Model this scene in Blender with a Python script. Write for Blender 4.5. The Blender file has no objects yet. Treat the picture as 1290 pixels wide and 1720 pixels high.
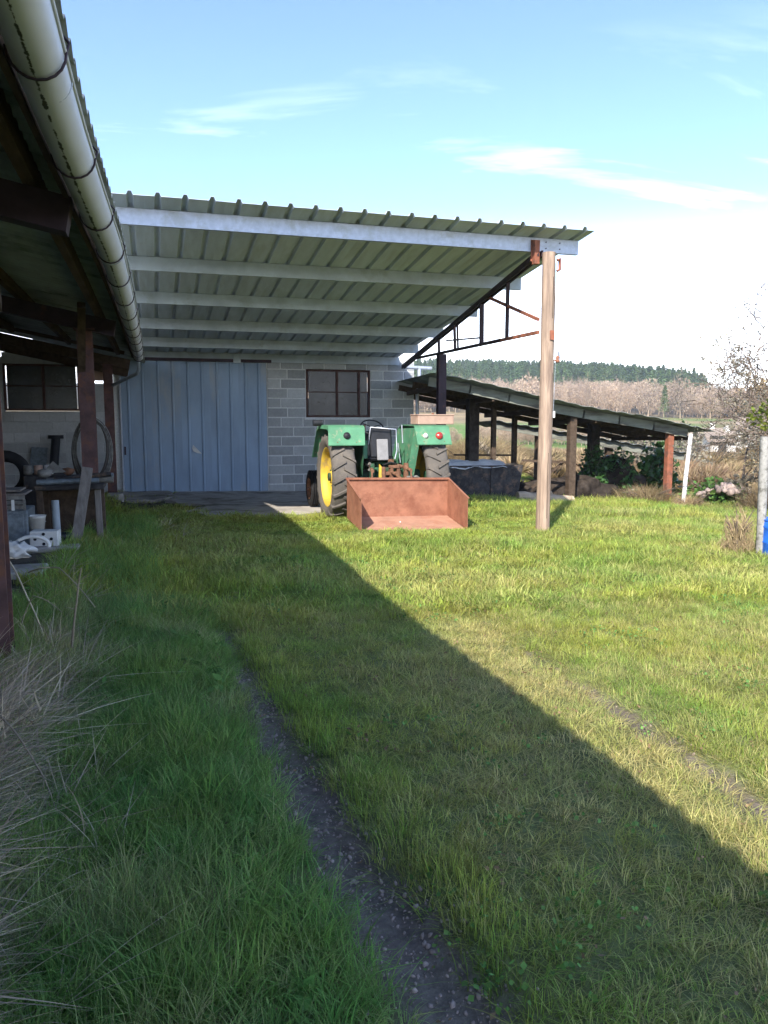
import bpy, math, random
import numpy as np
from mathutils import Vector, Matrix, Euler, noise as mnoise
R = math.radians
random.seed(7)
rng = np.random.default_rng(11)
SC = bpy.context.scene
COL = SC.collection

# ------------------------------------------------------------------ camera
cam_d = bpy.data.cameras.new('camera'); cam = bpy.data.objects.new('camera', cam_d); COL.objects.link(cam)
cam.location = (0, 0, 1.6); cam.rotation_euler = (R(90 - 6.8), 0, R(-16.6))
cam_d.sensor_fit = 'VERTICAL'; cam_d.sensor_height = 24; cam_d.lens = 1300 / 1720 * 24
cam_d.clip_start = 0.05; cam_d.clip_end = 6000
SC.camera = cam
# ------------------------------------------------------------------ light
SUN_TO = Vector((-.75, -1.1, 1.0)).normalized()
EL = math.asin(SUN_TO.z); AZ = math.atan2(SUN_TO.x, SUN_TO.y)
sun_d = bpy.data.lights.new('sun', 'SUN'); sun = bpy.data.objects.new('sun', sun_d); COL.objects.link(sun)
sun_d.energy = 2.8; sun_d.angle = R(0.5); sun_d.color = (1.0, 0.93, 0.82)
sun.rotation_euler = (-SUN_TO).to_track_quat('-Z', 'Y').to_euler()
W = bpy.data.worlds.new('World'); SC.world = W; W.use_nodes = True
wn = W.node_tree.nodes; wl = W.node_tree.links
for n in list(wn): wn.remove(n)
def wnode(t, **k):
    n = wn.new(t)
    for a, b in k.items(): setattr(n, a, b)
    return n
w_out = wnode('ShaderNodeOutputWorld'); w_bg = wnode('ShaderNodeBackground')
w_bg.inputs['Strength'].default_value = 0.15
sky = wnode('ShaderNodeTexSky', sky_type='NISHITA', sun_disc=False)
sky.sun_elevation = EL; sky.sun_rotation = AZ % (2 * math.pi)
sky.air_density = 0.55; sky.dust_density = 0.3; sky.ozone_density = 2.4; sky.altitude = 200
# thin wind-drawn cirrus: noise on a flat layer high above the whole place
tc = wnode('ShaderNodeTexCoord'); sep = wnode('ShaderNodeSeparateXYZ'); wl.new(tc.outputs['Generated'], sep.inputs[0])
def wmath(op, a, b=None, clamp=False):
    n = wnode('ShaderNodeMath', operation=op, use_clamp=clamp)
    for i, v in enumerate((a, b)):
        if v is None: continue
        if isinstance(v, (int, float)): n.inputs[i].default_value = v
        else: wl.new(v, n.inputs[i])
    return n.outputs[0]
zz = wmath('MAXIMUM', sep.outputs['Z'], 0.02)
zz = wmath('ADD', zz, 0.05)
cu = wmath('DIVIDE', sep.outputs['X'], zz); cv = wmath('DIVIDE', sep.outputs['Y'], zz)
comb = wnode('ShaderNodeCombineXYZ'); wl.new(cu, comb.inputs[0]); wl.new(cv, comb.inputs[1])
mp = wnode('ShaderNodeMapping'); mp.inputs['Rotation'].default_value = (0, 0, R(38)); mp.inputs['Scale'].default_value = (.42, 1.5, 1)
mp.inputs['Location'].default_value = (4.4, 2.6, 0)
wl.new(comb.outputs[0], mp.inputs[0])
cn = wnode('ShaderNodeTexNoise'); cn.inputs['Scale'].default_value = 1.0; cn.inputs['Detail'].default_value = 9
cn.inputs['Roughness'].default_value = .6; cn.inputs['Distortion'].default_value = .9
wl.new(mp.outputs[0], cn.inputs['Vector'])
cr = wnode('ShaderNodeMapRange'); cr.inputs[1].default_value = .55; cr.inputs[2].default_value = .85
wl.new(cn.outputs[0], cr.inputs[0])
# pale horizon haze all round
hz = wnode('ShaderNodeMapRange'); hz.inputs[1].default_value = .26; hz.inputs[2].default_value = .03
hz.inputs[3].default_value = 0; hz.inputs[4].default_value = .95; hz.interpolation_type = 'SMOOTHSTEP'
wl.new(sep.outputs['Z'], hz.inputs[0])
lowb = wnode('ShaderNodeMapRange'); lowb.inputs[1].default_value = .42; lowb.inputs[2].default_value = .26; wl.new(sep.outputs['Z'], lowb.inputs[0])
cmx = wmath('MAXIMUM', wmath('MULTIPLY', wmath('MULTIPLY', cr.outputs[0], .7), lowb.outputs[0]), hz.outputs[0], True)
mix = wnode('ShaderNodeMix', data_type='RGBA'); wl.new(cmx, mix.inputs[0]); wl.new(sky.outputs[0], mix.inputs[6])
mix.inputs[7].default_value = (9.0, 9.2, 9.5, 1)
wl.new(mix.outputs[2], w_bg.inputs['Color']); wl.new(w_bg.outputs[0], w_out.inputs[0])
SC.view_settings.view_transform = 'Standard'; SC.view_settings.look = 'None'
SC.view_settings.exposure = 1.8; SC.view_settings.gamma = 1.0; SC.view_settings.use_curve_mapping = False
SC.render.engine = 'CYCLES'
SC.cycles.max_bounces = 6; SC.cycles.transparent_max_bounces = 6

# ------------------------------------------------------------------ helpers
def mat(name, col, rough=.8, metal=0., var=.25, scale=4., col2=None, bump=0., bscale=None, coord='Object',
        stretch=(1, 1, 1), thresh=(.35, .65), spec=.35, col3=None, t3=(.55, .7), s3=1.5, transl=0., randv=0.):
    m = bpy.data.materials.new(name); m.use_nodes = True
    nt = m.node_tree; N = nt.nodes; L = nt.links
    b = N['Principled BSDF']; b.inputs['Roughness'].default_value = rough; b.inputs['Metallic'].default_value = metal
    b.inputs['Specular IOR Level'].default_value = spec
    t = N.new('ShaderNodeTexCoord'); mpn = N.new('ShaderNodeMapping'); mpn.inputs['Scale'].default_value = stretch
    if coord == 'World':
        g = N.new('ShaderNodeNewGeometry'); L.new(g.outputs['Position'], mpn.inputs[0])
    else: L.new(t.outputs[coord], mpn.inputs[0])
    oi = N.new('ShaderNodeObjectInfo')
    off = N.new('ShaderNodeVectorMath'); off.operation = 'ADD'; L.new(mpn.outputs[0], off.inputs[0])
    if coord == 'Object':
        sc_ = N.new('ShaderNodeMath'); sc_.operation = 'MULTIPLY'; sc_.inputs[1].default_value = 37.
        L.new(oi.outputs['Random'], sc_.inputs[0]); L.new(sc_.outputs[0], off.inputs[1])
    n = N.new('ShaderNodeTexNoise'); n.inputs['Scale'].default_value = scale; n.inputs['Detail'].default_value = 8
    n.inputs['Roughness'].default_value = .62; L.new(off.outputs[0], n.inputs['Vector'])
    r = N.new('ShaderNodeMapRange'); r.inputs[1].default_value = thresh[0]; r.inputs[2].default_value = thresh[1]
    L.new(n.outputs[0], r.inputs[0])
    mx = N.new('ShaderNodeMix'); mx.data_type = 'RGBA'; L.new(r.outputs[0], mx.inputs[0])
    c2 = col2 if col2 else tuple(max(0, c * (1 - var * 1.6)) for c in col)
    mx.inputs[6].default_value = (*col, 1); mx.inputs[7].default_value = (*c2, 1)
    out = mx.outputs[2]
    if col3:
        n3 = N.new('ShaderNodeTexNoise'); n3.inputs['Scale'].default_value = s3; n3.inputs['Detail'].default_value = 10
        n3.inputs['Roughness'].default_value = .7; L.new(off.outputs[0], n3.inputs['Vector'])
        r3 = N.new('ShaderNodeMapRange'); r3.inputs[1].default_value = t3[0]; r3.inputs[2].default_value = t3[1]
        L.new(n3.outputs[0], r3.inputs[0])
        m3 = N.new('ShaderNodeMix'); m3.data_type = 'RGBA'; L.new(r3.outputs[0], m3.inputs[0]); L.new(out, m3.inputs[6])
        m3.inputs[7].default_value = (*col3, 1); out = m3.outputs[2]
    if randv:
        hv = N.new('ShaderNodeHueSaturation'); rr = N.new('ShaderNodeMapRange')
        rr.inputs[3].default_value = 1 - randv; rr.inputs[4].default_value = 1 + randv
        L.new(oi.outputs['Random'], rr.inputs[0]); L.new(rr.outputs[0], hv.inputs['Value']); L.new(out, hv.inputs['Color'])
        out = hv.outputs[0]
    L.new(out, b.inputs['Base Color'])
    if bump:
        bn = N.new('ShaderNodeTexNoise'); bn.inputs['Scale'].default_value = bscale or scale * 6; bn.inputs['Detail'].default_value = 6
        L.new(off.outputs[0], bn.inputs['Vector'])
        bp = N.new('ShaderNodeBump'); bp.inputs['Strength'].default_value = bump; bp.inputs['Distance'].default_value = .01
        L.new(bn.outputs[0], bp.inputs['Height']); L.new(bp.outputs[0], b.inputs['Normal'])
    if transl:
        tr = N.new('ShaderNodeBsdfTranslucent'); L.new(out, tr.inputs[0])
        ms = N.new('ShaderNodeMixShader'); ms.inputs[0].default_value = transl
        L.new(b.outputs[0], ms.inputs[1]); L.new(tr.outputs[0], ms.inputs[2]); L.new(ms.outputs[0], N['Material Output'].inputs[0])
    return m

class MB:
    def __init__(s): s.v = []; s.f = []; s.sm = []
    def add(s, vs, fs, smooth=False):
        o = len(s.v); s.v += [tuple(v) for v in vs]; s.f += [tuple(i + o for i in f) for f in fs]; s.sm += [smooth] * len(fs); return s
    def box(s, x0, x1, y0, y1, z0, z1, M=None):
        v = [Vector(p) for p in ((x0,y0,z0),(x1,y0,z0),(x1,y1,z0),(x0,y1,z0),(x0,y0,z1),(x1,y0,z1),(x1,y1,z1),(x0,y1,z1))]
        if M is not None: v = [M @ p for p in v]
        return s.add(v, [(3,2,1,0),(4,5,6,7),(0,1,5,4),(1,2,6,5),(2,3,7,6),(3,0,4,7)])
    def bar(s, p, q, w, h, up=(0, 0, 1)):
        p = Vector(p); q = Vector(q); d = (q - p); L = d.length; d.normalize()
        u = Vector(up); sx = d.cross(u)
        if sx.length < 1e-4: sx = d.cross(Vector((0, 1, 0)))
        sx.normalize(); uu = sx.cross(d)
        M = Matrix((sx, d, uu)).transposed().to_4x4(); M.translation = p
        return s.box(-w/2, w/2, 0, L, -h/2, h/2, M)
    def tube(s, pts, r, n=8, cap=True):
        pts = [Vector(p) for p in pts]; k = len(pts)
        rs = r if isinstance(r, (list, tuple)) else [r] * k
        vs = []; ref = None
        for i, p in enumerate(pts):
            d = (pts[min(i+1, k-1)] - pts[max(i-1, 0)]).normalized()
            if ref is None: ref = d.orthogonal().normalized()
            a = (ref - d * ref.dot(d)).normalized(); ref = a; b = d.cross(a)
            for j in range(n):
                t = 2*math.pi*j/n; vs.append(p + (a*math.cos(t) + b*math.sin(t)) * rs[i])
        fs = [(i*n+j, i*n+(j+1) % n, (i+1)*n+(j+1) % n, (i+1)*n+j) for i in range(k-1) for j in range(n)]
        s.add(vs, fs, True)
        if cap:
            s.add(vs[:n], [tuple(range(n-1, -1, -1))]); s.add(vs[-n:], [tuple(range(n))])
        return s
    def prism(s, poly, axis, a, b, M=None):   # polygon (u,v) extruded along axis from a to b
        def P(u, v, w): return {'x': (w, u, v), 'y': (u, w, v), 'z': (u, v, w)}[axis]
        n = len(poly); vs = [Vector(P(u, v, a)) for u, v in poly] + [Vector(P(u, v, b)) for u, v in poly]
        if M is not None: vs = [M @ p for p in vs]
        fs = [tuple(range(n-1, -1, -1)), tuple(range(n, 2*n))] + [(i, (i+1) % n, n+(i+1) % n, n+i) for i in range(n)]
        return s.add(vs, fs)
    def lathe(s, prof, n=24, M=None, smooth=True):   # prof (r,z) around z
        vs = [Vector((r*math.cos(2*math.pi*j/n), r*math.sin(2*math.pi*j/n), z)) for r, z in prof for j in range(n)]
        if M is not None: vs = [M @ p for p in vs]
        fs = [(i*n+j, i*n+(j+1) % n, (i+1)*n+(j+1) % n, (i+1)*n+j) for i in range(len(prof)-1) for j in range(n)]
        return s.add(vs, fs, smooth)
    def blob(s, c, r, sub=2, amp=.2, seed=0, flat=1.0, freq=1.3):
        import bmesh
        bm = bmesh.new(); bmesh.ops.create_icosphere(bm, subdivisions=sub, radius=1)
        rx, ry, rz = (r, r, r) if isinstance(r, (int, float)) else r
        vs = []
        for v in bm.verts:
            k = 1 + amp * mnoise.noise(v.co * freq * 1.5 + Vector((seed, seed*1.7, 0))) * 2
            vs.append(Vector((v.co.x*rx*k, v.co.y*ry*k, v.co.z*rz*k*flat)) + Vector(c))
        fs = [tuple(l.index for l in f.verts) for f in bm.faces]; bm.free()
        return s.add(vs, fs, True)
    def build(s, name, m, parent=None, bevel=0, mats=None, link=True, hide=False):
        me = bpy.data.meshes.new(name); me.from_pydata(s.v, [], s.f); me.materials.append(m)
        me.polygons.foreach_set('use_smooth', s.sm); me.validate(); me.update()
        o = bpy.data.objects.new(name, me)
        if link: COL.objects.link(o)
        if parent is not None: o.parent = parent
        if bevel:
            b = o.modifiers.new('bevel', 'BEVEL'); b.width = bevel; b.segments = 1; b.limit_method = 'ANGLE'; b.angle_limit = R(40)
        return o
def tag(o, label=None, cat=None, group=None, kind=None):
    if label: o['label'] = label
    if cat: o['category'] = cat
    if group: o['group'] = group
    if kind: o['kind'] = kind
    return o
def thing(name, label, cat, loc=(0, 0, 0), rz=0, group=None):
    o = bpy.data.objects.new(name, None); COL.objects.link(o); o.location = loc; o.rotation_euler = (0, 0, rz)
    o.empty_display_size = .2
    return tag(o, label, cat, group)
def copy_tree(root, loc, rz=0, sc=None, label=None):
    def cp(o, parent):
        c = o.copy(); COL.objects.link(c); c.parent = parent
        for ch in [x for x in list(bpy.data.objects) if x.parent == o]: cp(ch, c)
        return c
    kids = [x for x in bpy.data.objects if x.parent == root]
    r = root.copy(); COL.objects.link(r); r.location = loc; r.rotation_euler = (0, 0, rz)
    if sc: r.scale = sc if isinstance(sc, tuple) else (sc, sc, sc)
    if label: r['label'] = label
    for k in kids: cp(k, r)
    return r

# ------------------------------------------------------------------ terrain shape
def sst(t):
    t = np.clip(t, 0, 1); return t*t*(3-2*t)
RX = ((0, .67), (1.8, .74), (2.8, .62), (3.9, .58), (4.9, .52), (8, .42), (11, .32), (14, .25))
def rut1_x(Y): return np.interp(Y, [a for a, _ in RX], [b for _, b in RX])
def rut1_w(Y): return np.interp(Y, [1.5, 2.8, 3.9, 4.9, 6, 8, 12], [.14, .11, .08, .055, .035, .025, .04])
def rut2_w(Y): return np.interp(Y, [0, 2.2, 2.9, 3.1, 3.4, 3.8, 4.3, 5.0], [.1, .09, .055, .03, .075, .05, .015, 0])
def wob(X, Y, f, a, sd=0):
    return a*(np.sin(X*f+1.3*np.sin(Y*f*.7+sd)+sd)+np.sin(Y*f*1.31+1.7*np.sin(X*f*.6+sd*2)+2.1*sd))*.5
def g_np(X, Y):
    X = np.asarray(X, float); Y = np.asarray(Y, float)
    Xc = np.clip(X, -40, 34); Yc = np.clip(Y, -20, 200)
    z = -.19*sst((Yc-12)/7) - .02*np.clip(Xc, 0, 6) - .05*np.clip(Xc-6, 0, 28) + .15*sst((-.4-Xc)/.6)*sst((21-Yc)/4)
    near = sst((30-np.hypot(X, Y))/12)
    z = z + near*(wob(X, Y, 1.7, .018, .4)+wob(X, Y, 4.3, .010, 1.9)+wob(X, Y, 9.1, .006, .7))
    w1 = rut1_w(Y); z = z - .05*np.exp(-((X-rut1_x(Y)-.02)/np.maximum(w1*1.3, .08))**2)*sst((13-Y)/4)
    z = z - .03*np.exp(-((X-2.5)/.16)**2)*sst((9-Y)/5)
    flat = sst((Y-12.9)/.5)*sst((20.6-Y)/.5)*sst((X+.9)/.3)*sst((3.9-X)/.3)
    z = z - .03*flat
    # valley and the wooded hill behind
    r = np.hypot(X, Y); az = np.degrees(np.arctan2(X, Y))
    far = np.interp(r, [0, 30, 60, 110, 160, 230, 300, 400, 500, 620, 800, 1200, 4000],
                       [0, -.6, -1.5, -2.3, -2.2, .6, 4.2, 10, 19, 29, 30, 20, 0])
    am = np.interp(az, [-180, -60, 20, 30, 35.9, 39, 42, 50, 180], [.9, .95, 1.0, .87, .69, .44, .38, .38, .9])
    far = np.where(far > 0, far*am, far)
    k = sst((r-24)/30)
    z = z*(1-k) + (far + wob(X, Y, .03, .5, .3)*sst((r-60)/100))*k
    return z
def g(x, y): return float(g_np(x, y))

# ------------------------------------------------------------------ ground sheet
def axis(lo, hi, step, far_lo, far_hi, grow=1.13):
    a = list(np.arange(lo, hi+1e-6, step)); s = step; x = hi
    while x < far_hi: s *= grow; s = min(s, 60); x += s; a.append(x)
    s = step; x = lo; b = []
    while x > far_lo: s *= grow; s = min(s, 60); x -= s; b.append(x)
    return np.array(b[::-1] + a)
gx = axis(-3, 8, .06, -1500, 2600); gy = axis(0.6, 10, .06, -900, 2800)
GX, GY = np.meshgrid(gx, gy); GZ = g_np(GX, GY)
nx, ny = len(gx), len(gy)
gm = bpy.data.meshes.new('ground')
gv = np.stack([GX.ravel(), GY.ravel(), GZ.ravel()], 1)
idx = np.arange(nx*ny).reshape(ny, nx)
fq = np.stack([idx[:-1, :-1].ravel(), idx[:-1, 1:].ravel(), idx[1:, 1:].ravel(), idx[1:, :-1].ravel()], 1)
gm.vertices.add(len(gv)); gm.vertices.foreach_set('co', gv.ravel())
gm.loops.add(fq.size); gm.loops.foreach_set('vertex_index', fq.ravel().astype(np.int32))
gm.polygons.add(len(fq)); gm.polygons.foreach_set('loop_start', np.arange(0, fq.size, 4, dtype=np.int32))
gm.polygons.foreach_set('use_smooth', np.ones(len(fq), bool)); gm.update(calc_edges=True)
def dirt_mask(X, Y):
    j = wob(X, Y, 11, .03, .2) + wob(X, Y, 23, .015, 1.1)
    m1 = 1-sst((np.abs(X-rut1_x(Y)-j*.6)-rut1_w(Y))/.05)
    m1 = m1*np.where(Y < 4.9, 1, np.clip(.5+wob(X, Y, 3.1, .9, .5), 0, 1))*sst((13.4-Y)/1)
    w2 = rut2_w(Y); m2 = (1-sst((np.abs(X-2.5-.03*(Y-3)-j)-w2)/.05))*(w2 > 0)
    return np.clip(np.maximum(m1, m2), 0, 1)
def field_color(X, Y):
    r = np.hypot(X, Y); az = np.degrees(np.arctan2(X, Y))
    soil = np.array([.17, .19, .075]); dirt = np.array([.20, .165, .135])
    c = np.ones(X.shape+(3,))*soil
    c = c*(1-dirt_mask(X, Y)[..., None]) + dirt*dirt_mask(X, Y)[..., None]
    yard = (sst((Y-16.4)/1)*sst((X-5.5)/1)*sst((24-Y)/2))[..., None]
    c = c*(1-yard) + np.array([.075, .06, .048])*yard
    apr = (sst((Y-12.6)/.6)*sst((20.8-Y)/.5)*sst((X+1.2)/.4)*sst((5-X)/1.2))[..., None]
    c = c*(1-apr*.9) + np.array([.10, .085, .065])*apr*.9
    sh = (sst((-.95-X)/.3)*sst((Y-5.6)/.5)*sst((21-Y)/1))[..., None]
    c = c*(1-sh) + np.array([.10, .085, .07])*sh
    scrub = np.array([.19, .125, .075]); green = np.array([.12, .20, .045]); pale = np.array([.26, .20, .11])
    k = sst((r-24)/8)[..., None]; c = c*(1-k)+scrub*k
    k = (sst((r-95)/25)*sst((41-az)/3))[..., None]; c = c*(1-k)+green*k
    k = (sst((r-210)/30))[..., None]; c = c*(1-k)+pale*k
    k = (sst((r-262)/12)*sst((az-33)/3)*sst((300-r)/10))[..., None]; c = c*(1-k)+np.array([.13, .19, .05])*k
    k = (sst((r-320)/20))[..., None]; c = c*(1-k)+np.array([.07, .06, .04])*k
    return c
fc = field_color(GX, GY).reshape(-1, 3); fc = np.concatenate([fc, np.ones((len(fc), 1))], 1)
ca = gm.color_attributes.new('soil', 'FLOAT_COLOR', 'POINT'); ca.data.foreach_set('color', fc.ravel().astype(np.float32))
m_ground = bpy.data.materials.new('soil_and_turf'); m_ground.use_nodes = True
nt = m_ground.node_tree; N = nt.nodes; L = nt.links; b = N['Principled BSDF']; b.inputs['Roughness'].default_value = .95
b.inputs['Specular IOR Level'].default_value = .15
at = N.new('ShaderNodeAttribute'); at.attribute_name = 'soil'
ge = N.new('ShaderNodeNewGeometry')
def nz(scale, det=8, ro=.65):
    n = N.new('ShaderNodeTexNoise'); n.inputs['Scale'].default_value = scale; n.inputs['Detail'].default_value = det
    n.inputs['Roughness'].default_value = ro; L.new(ge.outputs['Position'], n.inputs['Vector']); return n.outputs[0]
def mr(a, lo, hi, o0, o1):
    n = N.new('ShaderNodeMapRange'); L.new(a, n.inputs[0])
    for i, v in enumerate((lo, hi, o0, o1)): n.inputs[i+1].default_value = v
    return n.outputs[0]
hs = N.new('ShaderNodeHueSaturation'); L.new(at.outputs['Color'], hs.inputs['Color'])
mm = N.new('ShaderNodeMath'); mm.operation = 'MULTIPLY'
L.new(mr(nz(18), .3, .7, .6, 1.45), mm.inputs[0]); L.new(mr(nz(1.1), .3, .7, .75, 1.25), mm.inputs[1])
m2_ = N.new('ShaderNodeMath'); m2_.operation = 'MULTIPLY'; L.new(mm.outputs[0], m2_.inputs[0]); L.new(mr(nz(.05, 4), .35, .65, .75, 1.25), m2_.inputs[1])
L.new(m2_.outputs[0], hs.inputs['Value'])
L.new(mr(nz(2.3), .35, .65, .485, .515), hs.inputs['Hue'])
vo = N.new('ShaderNodeTexVoronoi'); vo.inputs['Scale'].default_value = 75; L.new(ge.outputs['Position'], vo.inputs['Vector'])
gmx = N.new('ShaderNodeMix'); gmx.data_type = 'RGBA'; L.new(hs.outputs[0], gmx.inputs[6]); gmx.inputs[7].default_value = (.24, .22, .2, 1)
mg = N.new('ShaderNodeMath'); mg.operation = 'MULTIPLY'; L.new(mr(vo.outputs['Distance'], .22, .12, 0, 1), mg.inputs[0]); L.new(mr(nz(3.5), .5, .62, 0, .6), mg.inputs[1])
L.new(mg.outputs[0], gmx.inputs[0]); L.new(gmx.outputs[2], b.inputs['Base Color'])
bp = N.new('ShaderNodeBump'); bp.inputs['Distance'].default_value = .02; bp.inputs['Strength'].default_value = .8
L.new(nz(60, 5), bp.inputs['Height']); L.new(bp.outputs[0], b.inputs['Normal'])
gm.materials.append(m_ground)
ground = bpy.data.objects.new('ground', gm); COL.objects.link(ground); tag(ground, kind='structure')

# ------------------------------------------------------------------ materials
M_galv = mat('galvanised_steel', (.50, .54, .62), .45, .55, .12, 14, bump=.05, col3=(.38, .40, .42), t3=(.5, .62), s3=5)
M_sheet = mat('painted_roof_sheet', (.56, .63, .70), .6, .1, .12, 2, col3=(.40, .44, .45), t3=(.52, .72), s3=1.2, stretch=(3, .5, 1))
M_purlin = mat('weathered_purlin_steel', (.52, .58, .63), .6, .2, .14, 3, col3=(.36, .39, .38), t3=(.55, .7), s3=2.2)
M_door = mat('blue_grey_door_sheet', (.29, .39, .52), .55, .1, .16, 1.5, col3=(.34, .36, .38), t3=(.54, .72), s3=1.3, stretch=(1, 1, .35))
M_rust_post = mat('red_oxide_steel', (.13, .07, .068), .7, .1, .3, 6, col3=(.17, .075, .045), t3=(.5, .62), s3=5)
M_orange = mat('orange_red_oxide', (.36, .13, .075), .8, .1, .25, 7, col3=(.15, .07, .05), t3=(.48, .62), s3=5)
M_dsteel = mat('dark_purple_steel', (.055, .035, .048), .6, .3, .3, 6, col3=(.12, .05, .035), t3=(.58, .7), s3=4)
M_block = mat('concrete_block', (.44, .455, .46), .95, 0, .10, 18, bump=.6, bscale=60, col3=(.36, .37, .375), t3=(.5, .65), s3=2, randv=.22, spec=.1)
M_mortar = mat('pale_mortar', (.72, .73, .72), .95, 0, .12, 25, bump=.4, bscale=80, spec=.1)
M_conc = mat('old_concrete', (.50, .46, .42), .9, 0, .18, 3, bump=.5, bscale=30, col3=(.17, .15, .13), t3=(.5, .64), s3=1.1, spec=.15)
M_pole = mat('weathered_pole_wood', (.42, .31, .235), .9, 0, .28, 7, bump=.8, bscale=30, stretch=(3, 3, .22), col3=(.20, .145, .115), t3=(.48, .66), s3=5, spec=.1)
M_wood = mat('old_grey_wood', (.23, .205, .185), .9, 0, .25, 9, bump=.5, bscale=25, stretch=(2, 2, .4), spec=.1)
M_dwood = mat('dark_roof_timber', (.105, .075, .055), .9, 0, .3, 6, bump=.4, spec=.1, stretch=(2, .4, 2))
M_fibre = mat('fibre_cement_sheet', (.33, .36, .36), .9, 0, .2, 2.2, bump=.2, col3=(.10, .11, .09), t3=(.5, .68), s3=1.4, spec=.1)
M_gutter = mat('aged_zinc_gutter', (.56, .57, .60), .5, .1, .12, 3, stretch=(1, .6, 1), col3=(.055, .05, .025), t3=(.60, .66), s3=9)
M_glass = mat('dusty_dark_glass', (.022, .028, .036), .22, 0, .5, 3, spec=.6, col3=(.075, .085, .09), t3=(.5, .8), s3=3)
M_wframe = mat('rusty_window_frame', (.10, .05, .042), .8, .1, .3, 9)
M_green = mat('faded_green_paint', (.09, .27, .15), .6, .05, .22, 3, col3=(.30, .27, .18), t3=(.55, .68), s3=8, spec=.45)
M_dgreen = mat('dark_green_casting', (.035, .115, .06), .6, .1, .3, 8, col3=(.06, .045, .03), t3=(.52, .65), s3=6)
M_yellow = mat('yellow_wheel_paint', (.66, .46, .06), .6, .05, .25, 3, col3=(.30, .22, .10), t3=(.53, .68), s3=5)
M_rubber = mat('dusty_tyre_rubber', (.125, .113, .102), .92, 0, .22, 6, bump=.3, bscale=60, col3=(.19, .165, .14), t3=(.5, .7), s3=3, spec=.15)
M_drubber = mat('dark_rubber', (.022, .022, .024), .85, 0, .3, 6, spec=.2)
M_rust = mat('rusty_box_steel', (.33, .15, .095), .85, .05, .16, 5, bump=.25, col3=(.20, .08, .05), t3=(.46, .64), s3=3.5, spec=.2)
M_rustlt = mat('pale_rust_floor', (.43, .24, .165), .9, 0, .15, 5, bump=.2, col3=(.34, .155, .10), t3=(.5, .66), s3=3, spec=.15)
M_rustbit = mat('rusty_linkage', (.25, .13, .08), .85, .1, .35, 12, bump=.4, spec=.2)
M_black = mat('black_vinyl', (.018, .02, .026), .6, 0, .3, 5)
M_greypad = mat('worn_grey_seat_pad', (.26, .26, .27), .8, 0, .15, 9)
M_red = mat('red_lens', (.38, .04, .035), .25, 0, .1, 5, spec=.6)
M_white = mat('chalky_white', (.72, .72, .70), .7, 0, .12, 8)
M_tan = mat('faded_tan_box', (.44, .30, .235), .85, 0, .15, 6, col3=(.30, .17, .12), t3=(.55, .7), s3=5)
M_blue = mat('blue_plastic', (.02, .14, .62), .4, 0, .1, 4, spec=.5)
M_pgrey = mat('grey_plastic_pipe', (.30, .35, .40), .5, 0, .1, 6)
M_junk = mat('dark_scrap_metal', (.07, .065, .065), .8, .2, .4, 9, bump=.4, col3=(.15, .10, .07), t3=(.52, .65), s3=6)
M_scrap2 = mat('pale_scrap', (.25, .24, .22), .8, .1, .35, 14, bump=.4)
M_brown = mat('earth_heap', (.06, .048, .04), .95, 0, .4, 6, bump=.6, spec=.1)
M_stone = mat('pale_rubble', (.42, .33, .29), .95, 0, .25, 5, bump=.5, spec=.1, randv=.2)
M_hose = mat('dull_brown_hose', (.085, .07, .06), .7, 0, .2, 6)
M_postgrey = mat('lichen_grey_post', (.36, .35, .33), .9, 0, .2, 14, bump=.5, col3=(.14, .135, .12), t3=(.5, .62), s3=12)
M_bark = mat('grey_brown_bark', (.19, .15, .125), .95, 0, .3, 12, bump=.6, stretch=(1, 1, .3), spec=.1)
M_roofred = mat('clay_roof_tiles', (.32, .26, .22), .9, 0, .2, 1.5)
M_wallw = mat('white_render', (.66, .63, .58), .9, 0, .08, 2)

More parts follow.
